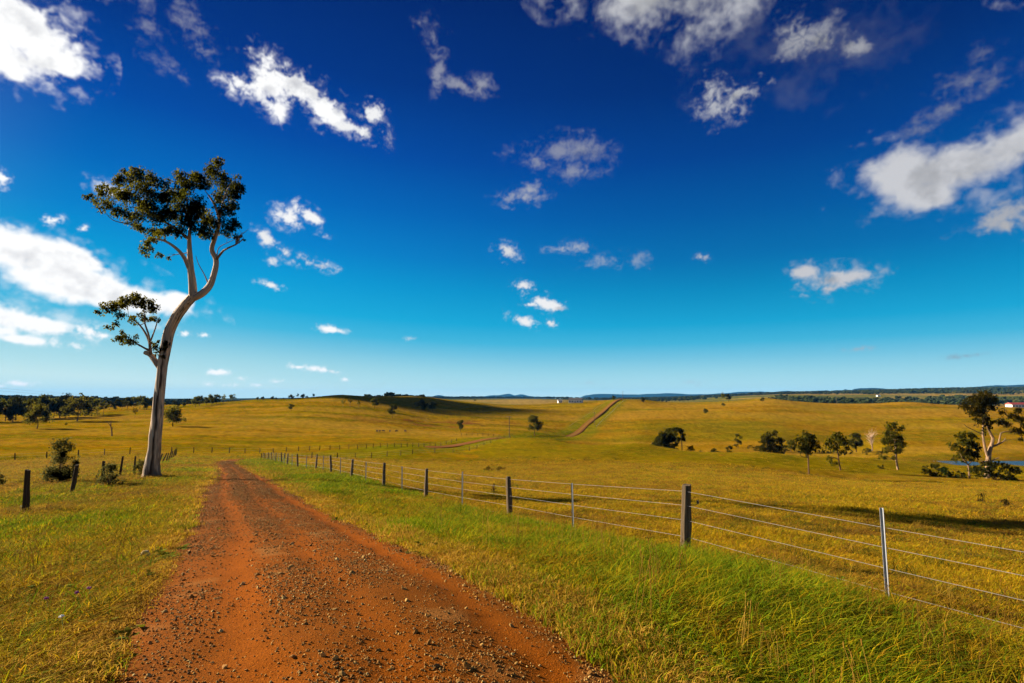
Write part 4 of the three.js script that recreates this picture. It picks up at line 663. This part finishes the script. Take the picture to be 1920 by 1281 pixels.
function postShape(seed, w, h) {
  const r = rng(seed), g = new THREE.BoxGeometry(w, h + .35, w * .82, 3, 9, 3), p = g.attributes.position, knob = .3 + .4 * r();
  for (let i = 0; i < p.count; i++) {
    let x = p.getX(i), y = p.getY(i), z = p.getZ(i); const q = (y + (h + .35) / 2) / (h + .35), rnd = Math.hypot(x / w, z / w) > .6 ? .90 : 1;
    const k = (1.12 - .22 * q) * rnd * (1 + .10 * fbm(q * 3 + seed, x * 9 + 2, 2)), bow = .02 * Math.sin(q * 3.1 + seed) + .03 * (1 - q) * Math.sin(seed);
    x = x * k + bow + (x > 0 ? .028 * Math.exp(-(((q - knob) / .12) ** 2)) : 0); z = z * k + .012 * vnoise(q * 5, seed + x * 7);
    if (q > .97) y += .018 * vnoise(x * 22 + seed, z * 22) + .02 * (x / w) * (r() * 0 + Math.sin(seed * 3));
    p.setXYZ(i, x, y + h / 2 - .175, z);
  }
  g.computeVertexNormals(); return g;
}
const posts = [0, 1, 2, 3].map((i) => postShape(11 + i * 3, .175 + .012 * i, 1.22)), smallPosts = [0, 1].map((i) => postShape(30 + i, .15, 1.15));
const picket = (() => {                                             // star picket: three fins and a row of wire holes' lugs
  const fin = (a) => { const g = new THREE.BoxGeometry(.026, 1.45, .005); g.translate(.013, .475, 0); g.rotateY(a); return g; }, list = [fin(.5), fin(.5 + 2.2), fin(.5 - 2.2)];
  for (let y = .12; y < 1.15; y += .065) { const g = new THREE.BoxGeometry(.012, .018, .012); g.rotateY(.5); g.translate(.026 * Math.cos(.5), y, -.026 * Math.sin(.5)); list.push(g); }
  return mergeGeometries(list);
})();
function wire(name, root, pts, radius, sag = 0) {
  const list = []; pts.forEach((p, i) => { list.push([p, radius]); if (sag && i < pts.length - 1) list.push([p.clone().lerp(pts[i + 1], .5).add(V(0, -sag, 0)), radius]); });
  const c = []; for (let i = 0; i < list.length - 1; i++) c.push(list[i]); c.push(list[list.length - 1]);
  part(name, tube(c, 5, 0, 1, 1), wireMat, root);
}
function fence(name, label, spots, o) {                             // spots: [x, d, tilt sideways, tilt forward]
  const first = stand(spots[0][0], spots[0][1]), root = thing(name, label, 'fence', first), r = rng(o.seed), feet = [];
  spots.forEach(([x, d, tx, tz], i) => {
    const p = stand(x, d).sub(first), m = part('post', o.small ? smallPosts[i % 2] : posts[i % 4], o.mat, root); m.position.copy(p).add(V(0, -.02, 0)); feet.push(p);
    m.rotation.set((tz ?? (r() - .5) * .06), o.turn !== undefined ? o.turn + (r() - .5) * .3 : r() * 6.28, -(tx ?? (r() - .5) * .07), 'ZXY'); const h = (o.high ?? 1) * (.95 + .1 * r()); m.scale.set(o.thick ?? 1, h, o.thick ?? 1);
    if (o.pickets && i < spots.length - 1 && d < 90) {
      const [x2, d2] = spots[i + 1], mx = (x + x2) / 2, md = (d + d2) / 2, q = part('steel_picket', picket, steel, root); q.position.copy(stand(mx, md).sub(first)).add(V(0, -.03, 0)); q.rotation.set(0, .4, (r() - .5) * .05); q.scale.y = i === 1 ? .94 : .98 + .04 * r();
    }
  });
  for (const h of o.wires) wire('wire', root, feet.map((p) => p.clone().add(V(0, h, 0))), o.gauge, .012);
  return root;
}
const F1 = [[7.6, 1.6], [6.2, 4.5], [3, 10.4, 0.02, 0], [-.1, 18, 0, 0], [-3.3, 23], [-6.2, 28.7, .06], [-9.4, 35], [-12.4, 40.8], [-14.8, 45], [-18, 50], [-21.5, 57], [-24.8, 64], [-28.2, 71], [-31.5, 78], [-34.8, 85], [-37.8, 91], [-40.6, 97]];
const f1 = fence('roadside_fence', 'wire fence with weathered timber posts and steel pickets right of the road', F1, { seed: 4, mat: timber, wires: [1.12, .88, .63, .35, .08], gauge: .0027, pickets: true, turn: .42, thick: .70 });
{ const b = part('insulator', mergeGeometries([tube([[V(0, 0, 0), .006], [V(.07, -.01, .02), .006], [V(.12, .02, .03), .006]], 6), new THREE.CylinderGeometry(.016, .022, .05, 10).translate(.12, .045, .03)]), new THREE.MeshPhysicalMaterial({ color: rgb(.02, .02, .02), roughness: .4 }), f1); b.position.copy(stand(3, 10.4).sub(stand(F1[0][0], F1[0][1]))).add(V(.09, .90, .02)); }
const px = (list) => list.map(([X, d]) => [(X - 960) / FOCAL * d, d]);
fence('bend_fence', 'low post and wire fence following the far side of the road bend', px([[497, 98.5], [540, 100], [590, 103], [637, 107], [670, 114], [700, 121], [729, 127], [754, 131], [776, 135], [817, 143], [851, 150], [881, 158], [895, 166], [908, 176], [920, 187], [932, 200], [945, 216], [957, 232]]), { seed: 5, mat: darkTimber, wires: [1.05, .7, .3], gauge: .008, small: true });
fence('leaning_fence', 'line of dark leaning posts left of the road under the tall gum', [[-9.3, 9], [-13, 16, .02], [-16.9, 23, .10], [-20.6, 30, .06], [-24.3, 37, .05], [-27.9, 44, .06], [-31.8, 52, .1], [-35.7, 60, .34], [-39.1, 66.5, .42], [-41.9, 72, .32], [-45, 78, .24], [-48.2, 84, .24], [-51.3, 90, .2], [-53.9, 95, .1], [-56.5, 100, .05]], { seed: 6, mat: darkTimber, wires: [], gauge: .003, turn: .4, high: 1.0, thick: .66 });
fence('cross_fence', 'long fence of thin dark posts crossing the lower paddock', px([[-100, 85], [-30, 87], [41, 90], [100, 92], [158, 94], [206, 97], [253, 100], [288, 105], [330, 110], [371, 115], [405, 119], [437, 123], [466, 128], [493, 133], [518, 137], [542, 140], [565, 142], [585, 143], [604, 144], [623, 145], [641, 146], [658, 147], [674, 148], [690, 149], [703, 150], [716, 150.5], [729, 151], [742, 152], [755, 153], [766, 155], [776, 157], [787, 160], [797, 163], [808, 168], [818, 172], [828, 178], [838, 185], [848, 193], [857, 202]]), { seed: 7, mat: darkTimber, wires: [1.0, .6], gauge: .006, small: true });
fence('spur_fence', 'tiny posts along the foot of the hill beyond the red gully', px([[866, 262], [876, 262], [886, 263], [896, 264], [906, 264], [916, 265], [926, 266], [936, 266]]), { seed: 8, mat: darkTimber, wires: [1.0], gauge: .01, small: true });
{ const list = []; for (let i = 0; i <= 34; i++) { const f = i / 34, k = CP[Math.floor(lerp(382, 660, f))], n = CP[Math.floor(lerp(382, 660, f)) + 1], tx = n.x - k.x, tz = n.z - k.z, l = Math.hypot(tx, tz); list.push([k.x + tz / l * 9, k.z - tx / l * 9]); }
  fence('hill_road_fence', 'dark fence climbing the hill on the right of the far road', list, { seed: 9, mat: darkTimber, wires: [1.05, .7, .4], gauge: .02, small: true });
  fence('hill_road_fence', 'faint fence climbing the hill on the left of the far road', list.filter((a, i) => i % 2 === 0).map(([x, d], i) => { const k = CP[Math.floor(lerp(382, 660, i / 17))]; return [k.x * 2 - x, k.z * 2 - d]; }), { seed: 10, mat: timber, wires: [1.0], gauge: .012, small: true }); }
{ const p = pick(205, 868, 105, .9, 1.1); const root = thing('old_post', 'short stump of a post in the left paddock near the frame edge', 'post', stand((5 - 960) / FOCAL * 150, 150)); part('stump', smallPosts[0], darkTimber, root).scale.set(2, .5, 2); }

// ------------------------------------------------------------------ power poles and the line over the left trees
const poleWood = new THREE.MeshPhysicalMaterial({ color: rgb(.30, .26, .22), roughness: .9, specularIntensity: .2, map: grainMap });
function pole(label, p, h, turn) {
  const root = thing('power_pole', label, 'power pole', p, turn);
  part('pole', new THREE.CylinderGeometry(.13, .19, h + .6, 10).translate(0, h / 2 - .3, 0), poleWood, root);
  const arm = part('crossarm', new THREE.BoxGeometry(2.4, .12, .12).translate(0, h - .35, .17), poleWood, root);
  for (const x of [-1.05, 0, 1.05]) part('insulator', new THREE.CylinderGeometry(.05, .07, .2, 8).translate(x, h - .17, .17), steel, arm);
  return root;
}
pole('wooden power pole at the dip of the road beside the leafy tree', pick(955, 820, 240), 9.6, .2);
pole('power pole standing halfway up the far road', pick(1115, 797, 455), 9, .7);
pole('power pole on the skyline at the top of the far road', pick(1168, 751, 640, .9, 1.1), 10, .6);
pole('pale power pole on the crest against the distant woods', pick(1569, 750, 660, .9, 1.1), 8, .3);
{
  const A = stand((-300 - 960) / FOCAL * 95, 95), B = stand((243 - 960) / FOCAL * 462, 462);
  pole('power pole hidden among the skyline trees behind the tall gum', B, 9.5, .9); pole('power pole past the left edge of the paddock', A, 14.6, .9);
  const root = thing('power_line', 'two thin power wires slanting down across the sky above the left trees', 'power line', A);
  [[-.9, 14.5], [.9, 13.7]].forEach(([s, h], i) => { const pts = []; for (let k = 0; k <= 10; k++) { const f = k / 10, a = A.clone().add(V(0, h, 0)), b = B.clone().add(V(0, 9.6 - i * .9, 0)); pts.push([a.lerp(b, f).add(V(0, -4 * f * (1 - f), 0)).sub(A), .018]); } part('wire', tube(pts, 4, 0, 1, 2), new THREE.MeshPhysicalMaterial({ color: rgb(.2, .2, .2), roughness: .6 }), root); });
}

// ------------------------------------------------------------------ shrubs
function shrub(name, label, X, Y, guess, wpx, hpx, o, group) {
  const foot = pick(X, Y, guess, .8, 1.25), k = -foot.z / FOCAL, w = wpx * k, h = hpx * k, r = rng(o.seed), root = thing(name, label, o.cat ?? 'shrub', foot, 0, group), blobs = [], stems = [];
  for (let i = 0; i < o.n; i++) { const a = r() * 6.283, f = r(), q = w * .5 * Math.sqrt(r()) * (o.round ? Math.sin(Math.PI * (.25 + .6 * f)) : 1 - .72 * f), b = [Math.cos(a) * q, h * (.12 + .80 * f), Math.sin(a) * q * .9, Math.min(w, h) * (.13 + .08 * r())]; blobs.push(b); if (i % 2 === 0) stems.push(tube([[V((r() - .5) * w * .1, -.1, (r() - .5) * w * .1), .012 + .006 * h], [V(b[0] * .45, b[1] * .5, b[2] * .45), .009], [V(b[0], b[1], b[2]), .004]], 5, 0, 1, 2)); }
  part('stems', mergeGeometries(stems), brownBark, root).userData.kind = 'stuff';
  part('foliage', leaves(blobs, { density: o.density, leaf: o.leaf, slim: o.slim ?? .34, dark: o.dark ?? GUM.dark, light: o.light ?? GUM.light }, r), leafMat, root);
}
const sage = { dark: [.08, .095, .024], light: [.30, .28, .09] };
shrub('shrub', 'tallest leafy shrub behind the leaning fence near its first post', 112, 906, 28, 62, 80, { seed: 1, n: 46, density: 1000, leaf: .085, ...sage });
shrub('shrub', 'low shrub around the third leaning post', 204, 913, 27, 52, 42, { seed: 2, n: 30, density: 1100, leaf: .08, ...sage });
shrub('shrub', 'small greyish shrub at the foot of the tall gum', 262, 894, 32, 34, 30, { seed: 3, n: 20, density: 1100, leaf: .08, ...sage });
shrub('shrub', 'small green clump of leaves between the tall gum and the road', 341, 885, 38, 18, 9, { seed: 4, n: 12, density: 1300, leaf: .09, round: true, dark: [.07, .10, .012], light: [.14, .2, .014] });
shrub('shrub', 'shrub cut off by the left edge of the photo', -3, 892, 30, 26, 34, { seed: 5, n: 20, density: 1000, leaf: .085, ...sage });
shrub('shrub', 'side shoots spreading right of the tall leafy shrub', 138, 906, 28, 26, 44, { seed: 6, n: 18, density: 1000, leaf: .085, ...sage });
shrub('shrub', 'pale weed at the foot of the first leaning post', 45, 962, 17, 18, 20, { seed: 7, n: 10, density: 900, leaf: .07, dark: [.16, .17, .08], light: [.3, .3, .16] });
shrub('tussock', 'left of two round tussocks in the middle of the right paddock', 915, 886, 68, 16, 13, { seed: 8, n: 14, density: 800, leaf: .2, slim: .1, round: true, cat: 'tussock', dark: [.08, .075, .014], light: [.2, .16, .03] });
shrub('tussock', 'right of two round tussocks in the middle of the right paddock', 938, 886, 68, 18, 12, { seed: 9, n: 14, density: 700, leaf: .2, slim: .1, round: true, cat: 'tussock', dark: [.12, .10, .014], light: [.24, .19, .03] });
shrub('tussock', 'reddish brown tussock behind the second timber post', 927, 926, 30, 14, 22, { seed: 10, n: 12, density: 800, leaf: .16, slim: .08, cat: 'tussock', dark: [.12, .06, .02], light: [.26, .15, .05] });
shrub('bush', 'broad dark bush under the largest right gum', 1868, 900, 116, 78, 34, { seed: 11, n: 44, density: 90, leaf: .4, round: true, cat: 'bush', ...DUSK });
shrub('bush', 'dark bush left of the round gum with the thin pale trunk', 1752, 893, 122, 40, 24, { seed: 12, n: 26, density: 90, leaf: .4, round: true, cat: 'bush', ...DUSK });
shrub('bush', 'bright green bush beside the dark creek bush', 1776, 896, 119, 20, 22, { seed: 13, n: 16, density: 100, leaf: .4, round: true, cat: 'bush', dark: [.05, .09, .014], light: [.10, .15, .016] });
shrub('bush', 'low dark scrub between the green bush and the forked gum', 1802, 897, 118, 36, 14, { seed: 14, n: 20, density: 90, leaf: .4, round: true, cat: 'bush', ...DUSK });
shrub('bush', 'small round bush on the slope below the narrow-crowned gum', 1652, 880, 130, 10, 9, { seed: 15, n: 10, density: 100, leaf: .4, round: true, cat: 'bush', ...DUSK });
shrub('tussock', 'dark grass tussock in the long shadow on the right', 1842, 945, 24, 18, 24, { seed: 16, n: 12, density: 800, leaf: .2, slim: .07, cat: 'tussock', dark: [.06, .05, .014], light: [.16, .11, .03] });
shrub('tussock', 'dark grass tussock at the right edge of the long shadow', 1888, 952, 23, 22, 22, { seed: 17, n: 12, density: 800, leaf: .2, slim: .07, cat: 'tussock', dark: [.06, .05, .014], light: [.16, .11, .03] });
shrub('bush', 'tiny bush in the yellow paddock behind the tall shrub', 124, 797, 250, 5, 5, { seed: 18, n: 8, density: 60, leaf: .4, round: true, cat: 'bush', ...OLIVE });
{ const r = rng(88), list = [[1213, 832], [1330, 840], [1400, 842], [1412, 845], [1424, 846], [1470, 848], [1495, 848], [1540, 850], [1553, 851], [1590, 852], [1625, 853], [1650, 854]]; const nth = ['first', 'second', 'third', 'fourth', 'fifth', 'sixth', 'seventh', 'eighth', 'ninth', 'tenth', 'eleventh', 'last']; list.forEach(([X, Y], i) => shrub('creek_scrub', nth[i] + ' scrub from the left in the creek bed behind the grassy spur', X, Y, 222, 16 + 14 * r(), 8 + 6 * r(), { seed: 60 + i, n: 14, density: 40, leaf: .55, round: true, cat: 'bush', ...DUSK }, 'scrub along the creek bed')); }
{                                                                   // the dead stick tree in the left paddock
  const foot = pick(210, 818, 190, .8, 1.2), k = -foot.z / FOCAL, root = thing('dead_sapling', 'dead leaning sapling standing alone in the left paddock', 'tree', foot), L = (x, y, z = 0) => V((x - 210) * k, (818 - y) * k, z);
  part('trunk', tube([[L(210, 820), .22], [L(208, 805), .18], [L(205, 796), .10]], 6, .2, 2, 2), brownBark, root);
  [[[208, 806], [204, 798], [201, 791]], [[207, 803], [206, 794], [205, 790]], [[208, 808], [211, 803], [212, 800]], [[206, 800], [203, 794], [203, 790]]].forEach((l, i) => part('branch', tube(l.map(([x, y], j) => [L(x, y, (i - 1.5) * .3 * j), .1 - .035 * j]), 5, 0, 1, 2), brownBark, root));
}
// tussocks scattered through the pasture
{
  const g = [tuft(70, 60, .16, .10, .34, .008, 1.0), tuft(71, 70, .22, .08, .26, .009, 1.2)], lists = [[], []], r = rng(222);
  for (let n = 0; n < 6500; n++) {
    const rr = 7 * Math.exp(r() * 2.9), az = (r() * 2 - 1) * .8, x = rr * Math.sin(az), d = rr * Math.cos(az), [s, al] = road(x, d); if (s < 7 && s > -3) continue; if (fbm(x / 14, d / 14, 3) < .02 && r() < .7) continue;
    const q = .35 + .6 * r() + rr / 100, c = [[.14, .13, .006], [.22, .11, .014], [.10, .095, .006], [.28, .17, .012]][Math.floor(r() * 4)];
    lists[n % 2].push([M4(V(x, ground(x, d, [s, al]) - .02, -d), new THREE.Euler(0, r() * 6.3, 0), V(q * 1.3, q * (.6 + .6 * r()), q * 1.3)), rgb(c[0] * .8, c[1] * .8, c[2])]);
  }
  lists.forEach((l, i) => instances('pasture_tussocks', g[i], bladeMat, l));
}
// rank grass about the feet of the near posts and of the tall gum
{
  const g = [tuft(90, 26, .10, .10, .42, .006, .9), tuft(91, 18, .12, .16, .5, .004, .8)], lists = [[], []], r = rng(515);
  const around = (x, d, n, R) => { for (let i = 0; i < n; i++) { const a = r() * 6.28, q = R * Math.sqrt(r()), px2 = x + Math.cos(a) * q, pd = d + Math.sin(a) * q, c = [[.30, .24, .008], [.24, .13, .014], [.40, .25, .03], [.16, .19, .006]][Math.floor(r() * 4)], k = .6 + .6 * r() + d / 60; lists[i % 2].push([M4(V(px2, ground(px2, pd) - .02, -pd), new THREE.Euler((r() - .5) * .3, r() * 6.3, (r() - .5) * .3), V(k, (.5 + .5 * r()), k)), rgb(...c)]); } };
  for (const [x, d] of F1) if (d > 4 && d < 60) around(x, d, 34, .5);
  for (const [x, d] of [[-13, 16], [-16.9, 23], [-20.6, 30], [-24.3, 37], [-27.9, 44], [-35.7, 60]]) around(x, d, 30, .45);
  const foot = pick(284, 890, 34, .9, 1.1); around(foot.x, -foot.z, 90, 1.1);
  lists.forEach((l, i) => instances('rank_grass', g[i], bladeMat, l));
}
// flowers in the left verge
{
  const stem = new THREE.MeshPhysicalMaterial({ color: rgb(.10, .15, .02), roughness: .9 }), petal = new THREE.MeshPhysicalMaterial({ color: rgb(.32, .035, .22), roughness: .8 }), white = new THREE.MeshPhysicalMaterial({ color: rgb(.75, .7, .6), roughness: .8 });
  const bloom = (label, X, Y, guess, mat, h) => { const p = pick(X, Y, guess, .7, 1.4), root = thing('wildflower', label, 'flower', p), r = rng(X); part('stem', tube([[V(0, -.03, 0), .003], [V(.01, h * .5, 0), .0025], [V(.0, h, .01), .002]], 5), stem, root); const ps = []; for (let i = 0; i < 22; i++) { const g = new THREE.SphereGeometry(.006, 6, 5); g.scale(.8, 2.0, .8); g.translate(0, .012, 0); g.rotateX((r() - .5) * 2.4); g.rotateZ((r() - .5) * 2.4); g.translate(0, h, .01); ps.push(g); } part('flower_head', mergeGeometries(ps), mat, root); };
  bloom('purple clover flower nearest the road on the left verge', 166, 1140, 5.6, petal, .17); bloom('purple clover flower left of its neighbour on the left verge', 143, 1145, 5.6, petal, .15); bloom('dark purple flower further left in the verge grass', 86, 1152, 5.5, petal, .13); bloom('small white flower on a bent stem low on the left verge', 114, 1200, 4.9, white, .17);
}
{ const p = pick(272, 1047, 8.2, .8, 1.2), g = new THREE.IcosahedronGeometry(.1, 2), q = g.attributes.position; for (let i = 0; i < q.count; i++) { const k = 1 + .5 * fbm(q.getX(i) * 9, q.getZ(i) * 9 + q.getY(i) * 5, 2); q.setXYZ(i, q.getX(i) * k * .6, q.getY(i) * k * .5, q.getZ(i) * k * .4); } g.computeVertexNormals(); const m = new THREE.Mesh(g, new THREE.MeshPhysicalMaterial({ color: rgb(.36, .26, .14), roughness: .9 })); m.name = numbered('pale_stone'); m.position.copy(p).add(V(0, .05, 0)); tag(m, 'pale stone half hidden in grass at the left road edge', 'stone'); scene.add(m); shadows(m); }

// ------------------------------------------------------------------ water, far hills, far woods, houses
{ const lvl = EYE - 22.86, g = new THREE.PlaneGeometry(150, 34, 60, 14).rotateX(-Math.PI / 2); { const u = g.attributes.uv; for (let i = 0; i < u.count; i++) u.setXY(i, u.getX(i) * 30, u.getY(i) * 7); } const m = setting('creek_water', g, new THREE.MeshPhysicalMaterial({ color: rgb(.01, .035, .08), roughness: .28, ior: 1.33, specularIntensity: .7, bumpMap: Object.assign(gravelMap.clone(), { needsUpdate: true }), bumpScale: .5 })); m.position.set(208, lvl, -203); }
{
  const mat = new THREE.MeshPhysicalMaterial({ color: rgb(.012, .022, .022), roughness: 1, specularIntensity: 0 });
  const range = (dist, deep, knots, seed) => {                      // knots: pixel column, skyline row
    const n = 260, m = 9, pos = [], idx = [], X0 = knots[0][0], X1 = knots[knots.length - 1][0];
    for (let i = 0; i <= n; i++) {
      const X = lerp(X0, X1, i / n); let k = 0; while (k < knots.length - 2 && knots[k + 1][0] < X) k++; const t = clamp((X - knots[k][0]) / (knots[k + 1][0] - knots[k][0])), Y = lerp(knots[k][1], knots[k + 1][1], t * t * (3 - 2 * t)) - .55 * fbm(X / 16, seed, 4);
      const top = at(X, Y, dist).y;
      for (let j = 0; j <= m; j++) { const f = j / m * 2 - 1, d = dist + f * deep, x = (X - 960) / FOCAL * d; pos.push(x, lerp(-60, top, Math.cos(f * 1.5) ** 1.3) + (Math.abs(f) < .1 || Math.abs(f) > .9 ? 0 : 40 * fbm(x / 700, d / 700, 3)) * (1 - Math.abs(f)), -d); if (i < n && j < m) { const o = i * (m + 1) + j; idx.push(o, o + m + 1, o + 1, o + 1, o + m + 1, o + m + 2); } }
    }
    const g = new THREE.BufferGeometry(); g.setAttribute('position', new THREE.Float32BufferAttribute(pos, 3)); g.setIndex(idx); g.computeVertexNormals(); setting('distant_hills', g, mat).material.side = THREE.DoubleSide;
  };
  range(15000, 1500, [[770, 752], [800, 747], [823, 741.5], [845, 745], [870, 744.5], [890, 745.5], [930, 742], [953, 738.5], [966, 741.5], [976, 740], [995, 744], [1012, 745.5], [1025, 744], [1045, 748], [1070, 752]], 3);
  range(14000, 1800, [[1060, 752], [1080, 748], [1100, 741.5], [1115, 739.5], [1170, 740], [1260, 737.3], [1310, 738.5], [1390, 735.5], [1440, 736], [1475, 733.5], [1500, 735], [1540, 732], [1560, 734], [1600, 733], [1680, 732], [1800, 727], [1900, 726], [2000, 728], [2300, 731]], 7);
  range(9500, 1100, [[1520, 742], [1538, 734], [1546, 731.8], [1556, 734], [1566, 732.3], [1576, 733.6], [1583, 730.4], [1592, 732.5], [1602, 729.5], [1612, 728.2], [1650, 727.8], [1664, 729.5], [1676, 732.5], [1700, 733], [1712, 730], [1740, 728], [1760, 729.5], [1800, 728], [1830, 724], [1862, 721.8], [1890, 723.5], [1920, 722], [1980, 725], [2100, 728]], 11);
}
{
  const blob = (seed) => { const r = rng(seed), list = []; for (let i = 0; i < 9; i++) { const g = new THREE.IcosahedronGeometry(.16 + .12 * r(), 1), p = g.attributes.position; for (let k = 0; k < p.count; k++) { const q = 1 + .55 * G2[(Math.round((p.getX(k) + p.getY(k) * 3 + p.getZ(k) * 7) * 900) + seed * 99) & 65535]; p.setXYZ(k, p.getX(k) * q, p.getY(k) * q * .75, p.getZ(k) * q); } g.translate((r() - .5) * .7, .45 + .42 * r(), (r() - .5) * .7); g.deleteAttribute('uv'); list.push(g); } const t = new THREE.CylinderGeometry(.02, .035, .6, 5).translate(0, .26, 0).toNonIndexed(); t.deleteAttribute('uv'); list.push(t); const g = mergeGeometries(list); g.computeVertexNormals(); return g; };
  const mat = new THREE.MeshPhysicalMaterial({ color: 0xffffff, roughness: 1, specularIntensity: .05 }), lists = [[], []], r = rng(404);
  for (let n = 0; n < 60000; n++) {
    const X = -500 + 2900 * r(), d = 780 * Math.exp(r() * 2.15), x = (X - 960) / FOCAL * d, big = fbm(x / 300 + 5, d / 420, 3), small = fbm(x / 60, d / 60, 2);
    let w = X > 1150 ? smooth(-.02, .2, big + .15 * smooth(1500, 2600, d) + .3 * smooth(2600, 3600, d)) * (X < 1440 ? smooth(1900, 2400, d) : 1) : X < 800 ? .8 * smooth(880, 1000, d) * smooth(2600, 1800, d) : smooth(2600, 3400, d) * smooth(0, .15, big);
    if (small < -.05) w *= .25; if (r() > w * clamp(d / 2600, .3, 1)) continue;
    const h = 7 + 8 * r(), k = .7 + .6 * r(), c = r() < .8 ? [.030, .040, .012] : [.055, .058, .016];
    lists[n % 2].push([M4(V(x, ground(x, d) - .5, -d), new THREE.Euler(0, r() * 6.3, 0), V(h * (.9 + .5 * r()), h, h * (.9 + .5 * r()))), rgb(c[0] * k, c[1] * k, c[2] * k)]);
  }
  lists.forEach((l, i) => instances('far_woodland', blob(7 + i), mat, l));
}
{
  const wall = new THREE.MeshPhysicalMaterial({ color: rgb(.72, .68, .62), roughness: .85 }), red = new THREE.MeshPhysicalMaterial({ color: rgb(.34, .05, .035), roughness: .6 }), grey = new THREE.MeshPhysicalMaterial({ color: rgb(.30, .31, .33), roughness: .5 }), glass = new THREE.MeshPhysicalMaterial({ color: rgb(.03, .04, .05), roughness: .15 }), darkRoof = new THREE.MeshPhysicalMaterial({ color: rgb(.06, .055, .06), roughness: .7 });
  const house = (label, p, w, dp, h, rise, roofMat, wins, turn = 0) => {
    const root = thing('farmhouse', label, 'house', p, turn); part('wall', new THREE.BoxGeometry(w, h + 1, dp).translate(0, h / 2 - .5, 0), wall, root);
    const s = new THREE.Shape([new THREE.Vector2(-dp / 2 - .6, 0), new THREE.Vector2(dp / 2 + .6, 0), new THREE.Vector2(dp / 2 + .6, .18), new THREE.Vector2(0, rise), new THREE.Vector2(-dp / 2 - .6, .18)]);
    part('roof', new THREE.ExtrudeGeometry(s, { depth: w + 1.2, bevelEnabled: false }).translate(0, 0, -w / 2 - .6).rotateY(Math.PI / 2).translate(0, h + .002, 0), roofMat, root);
    for (let i = 0; i < wins; i++) { const x = -w / 2 + w * (i + .5) / wins, door = i === Math.floor(wins / 2), g = part(door ? 'door' : 'window', new THREE.BoxGeometry(door ? 1 : w / wins * .55, door ? 2.1 : 1.3, .12).translate(x, door ? 1.05 : 1.6, dp / 2 + .01), door ? darkRoof : glass, root); if (!door) part('sill', new THREE.BoxGeometry(w / wins * .6, .1, .2).translate(x, .9, dp / 2 + .06), wall, g); }
  };
  const put = (X, d) => stand((X - 960) / FOCAL * d, d);
  house('long white building with red roof at the right edge', put(1912, 640), 30, 9, 3.2, 2.2, red, 9);
  house('white house beyond the crest left of the far road', put(1079, 672), 15, 8, 3.4, 2.0, darkRoof, 5, -.3);
  house('small pale shed left of the white house beyond the crest', put(1049, 700), 4.5, 4, 2.6, 1.2, grey, 2, .2);
  house('tiny white house among the woods right of the pale pole', put(1620, 1480), 11, 8, 3.4, 2, grey, 3, .3);
  house('tiny bright shed on the far rise in the right woods', put(1644, 2000), 10, 8, 4, 2, grey, 2, .1);
}
{                                                                   // grazing animals, each one body
  const mc = new MarchingCubes(30, new THREE.MeshBasicMaterial(), false, false, 40000); mc.isolation = 0;
  const seg = [[0, .62, -.34, .20, 0, .66, .30, .22], [0, .68, .30, .14, 0, .46, .62, .09], [0, .46, .62, .10, 0, .36, .74, .06], [.12, .55, -.32, .09, .12, 0, -.32, .045], [-.12, .55, -.32, .09, -.12, 0, -.30, .045], [.12, .55, .28, .08, .12, 0, .28, .04], [-.12, .55, .28, .08, -.12, 0, .32, .04], [0, .7, -.5, .03, 0, .4, -.58, .02]];
  const sd = (x, y, z) => { let s = 0; for (const [ax, ay, az, ar, bx, by, bz, br] of seg) { const ex = bx - ax, ey = by - ay, ez = bz - az, t = clamp(((x - ax) * ex + (y - ay) * ey + (z - az) * ez) / (ex * ex + ey * ey + ez * ez)); s += Math.exp(-24 * (Math.hypot(x - ax - ex * t, y - ay - ey * t, z - az - ez * t) - lerp(ar, br, t))); } return -Math.log(s) / 24; };
  for (let k = 0; k < 30; k++) for (let j = 0; j < 30; j++) for (let i = 0; i < 30; i++) mc.field[i + j * 30 + k * 900] = -sd((i - 15) / 15, (j - 15) / 15 + .45, (k - 15) / 15);
  mc.update(); const g = new THREE.BufferGeometry(), nv = mc.count; g.setAttribute('position', new THREE.Float32BufferAttribute(mc.positionArray.slice(0, nv * 3), 3)); g.setAttribute('normal', new THREE.Float32BufferAttribute(mc.normalArray.slice(0, nv * 3), 3)); g.translate(0, .45, 0);
  const hide = new THREE.MeshPhysicalMaterial({ color: rgb(.07, .045, .03), roughness: .9 });
  ['leftmost', 'second', 'third', 'fourth', 'fifth', 'rightmost'].forEach((w, i) => { const p = pick([707, 712, 719, 731, 743, 760][i], 810.5, 225, .8, 1.2), m = new THREE.Mesh(g, hide); m.name = numbered('grazing_animal'); m.position.copy(p); m.rotation.y = 1 + i * 1.9; m.scale.setScalar(1.05); tag(m, w + ' of the tiny dark animals grazing below the hill', 'animal', 'animals grazing below the hill'); scene.add(shadows(m)); });
}
{                                                                   // the cloud, left of the view, whose shadow lies on the hilltop
  const r = rng(17), list = [], c = V(-118, 0, -548).addScaledVector(SUN, 2700);
  for (let i = 0; i < 46; i++) { const a = r() * 6.283, q = Math.sqrt(r()), g = new THREE.IcosahedronGeometry(12 + 22 * r(), 2); g.scale(1.3, .5, 1); g.translate(Math.cos(a) * q * 86, (r() - .4) * 16, Math.sin(a) * q * 62); g.rotateY(.2); list.push(g); }
  const m = new THREE.Mesh(mergeGeometries(list), new THREE.MeshPhysicalMaterial({ color: rgb(.95, .95, .95), roughness: 1, specularIntensity: 0, transmission: .65, thickness: 0 })); m.name = numbered('cloud'); m.position.copy(c); tag(m, 'low white cloud out of view on the left, shading the hilltop', 'cloud'); scene.add(shadows(m));
}
renderer.render(scene, camera);
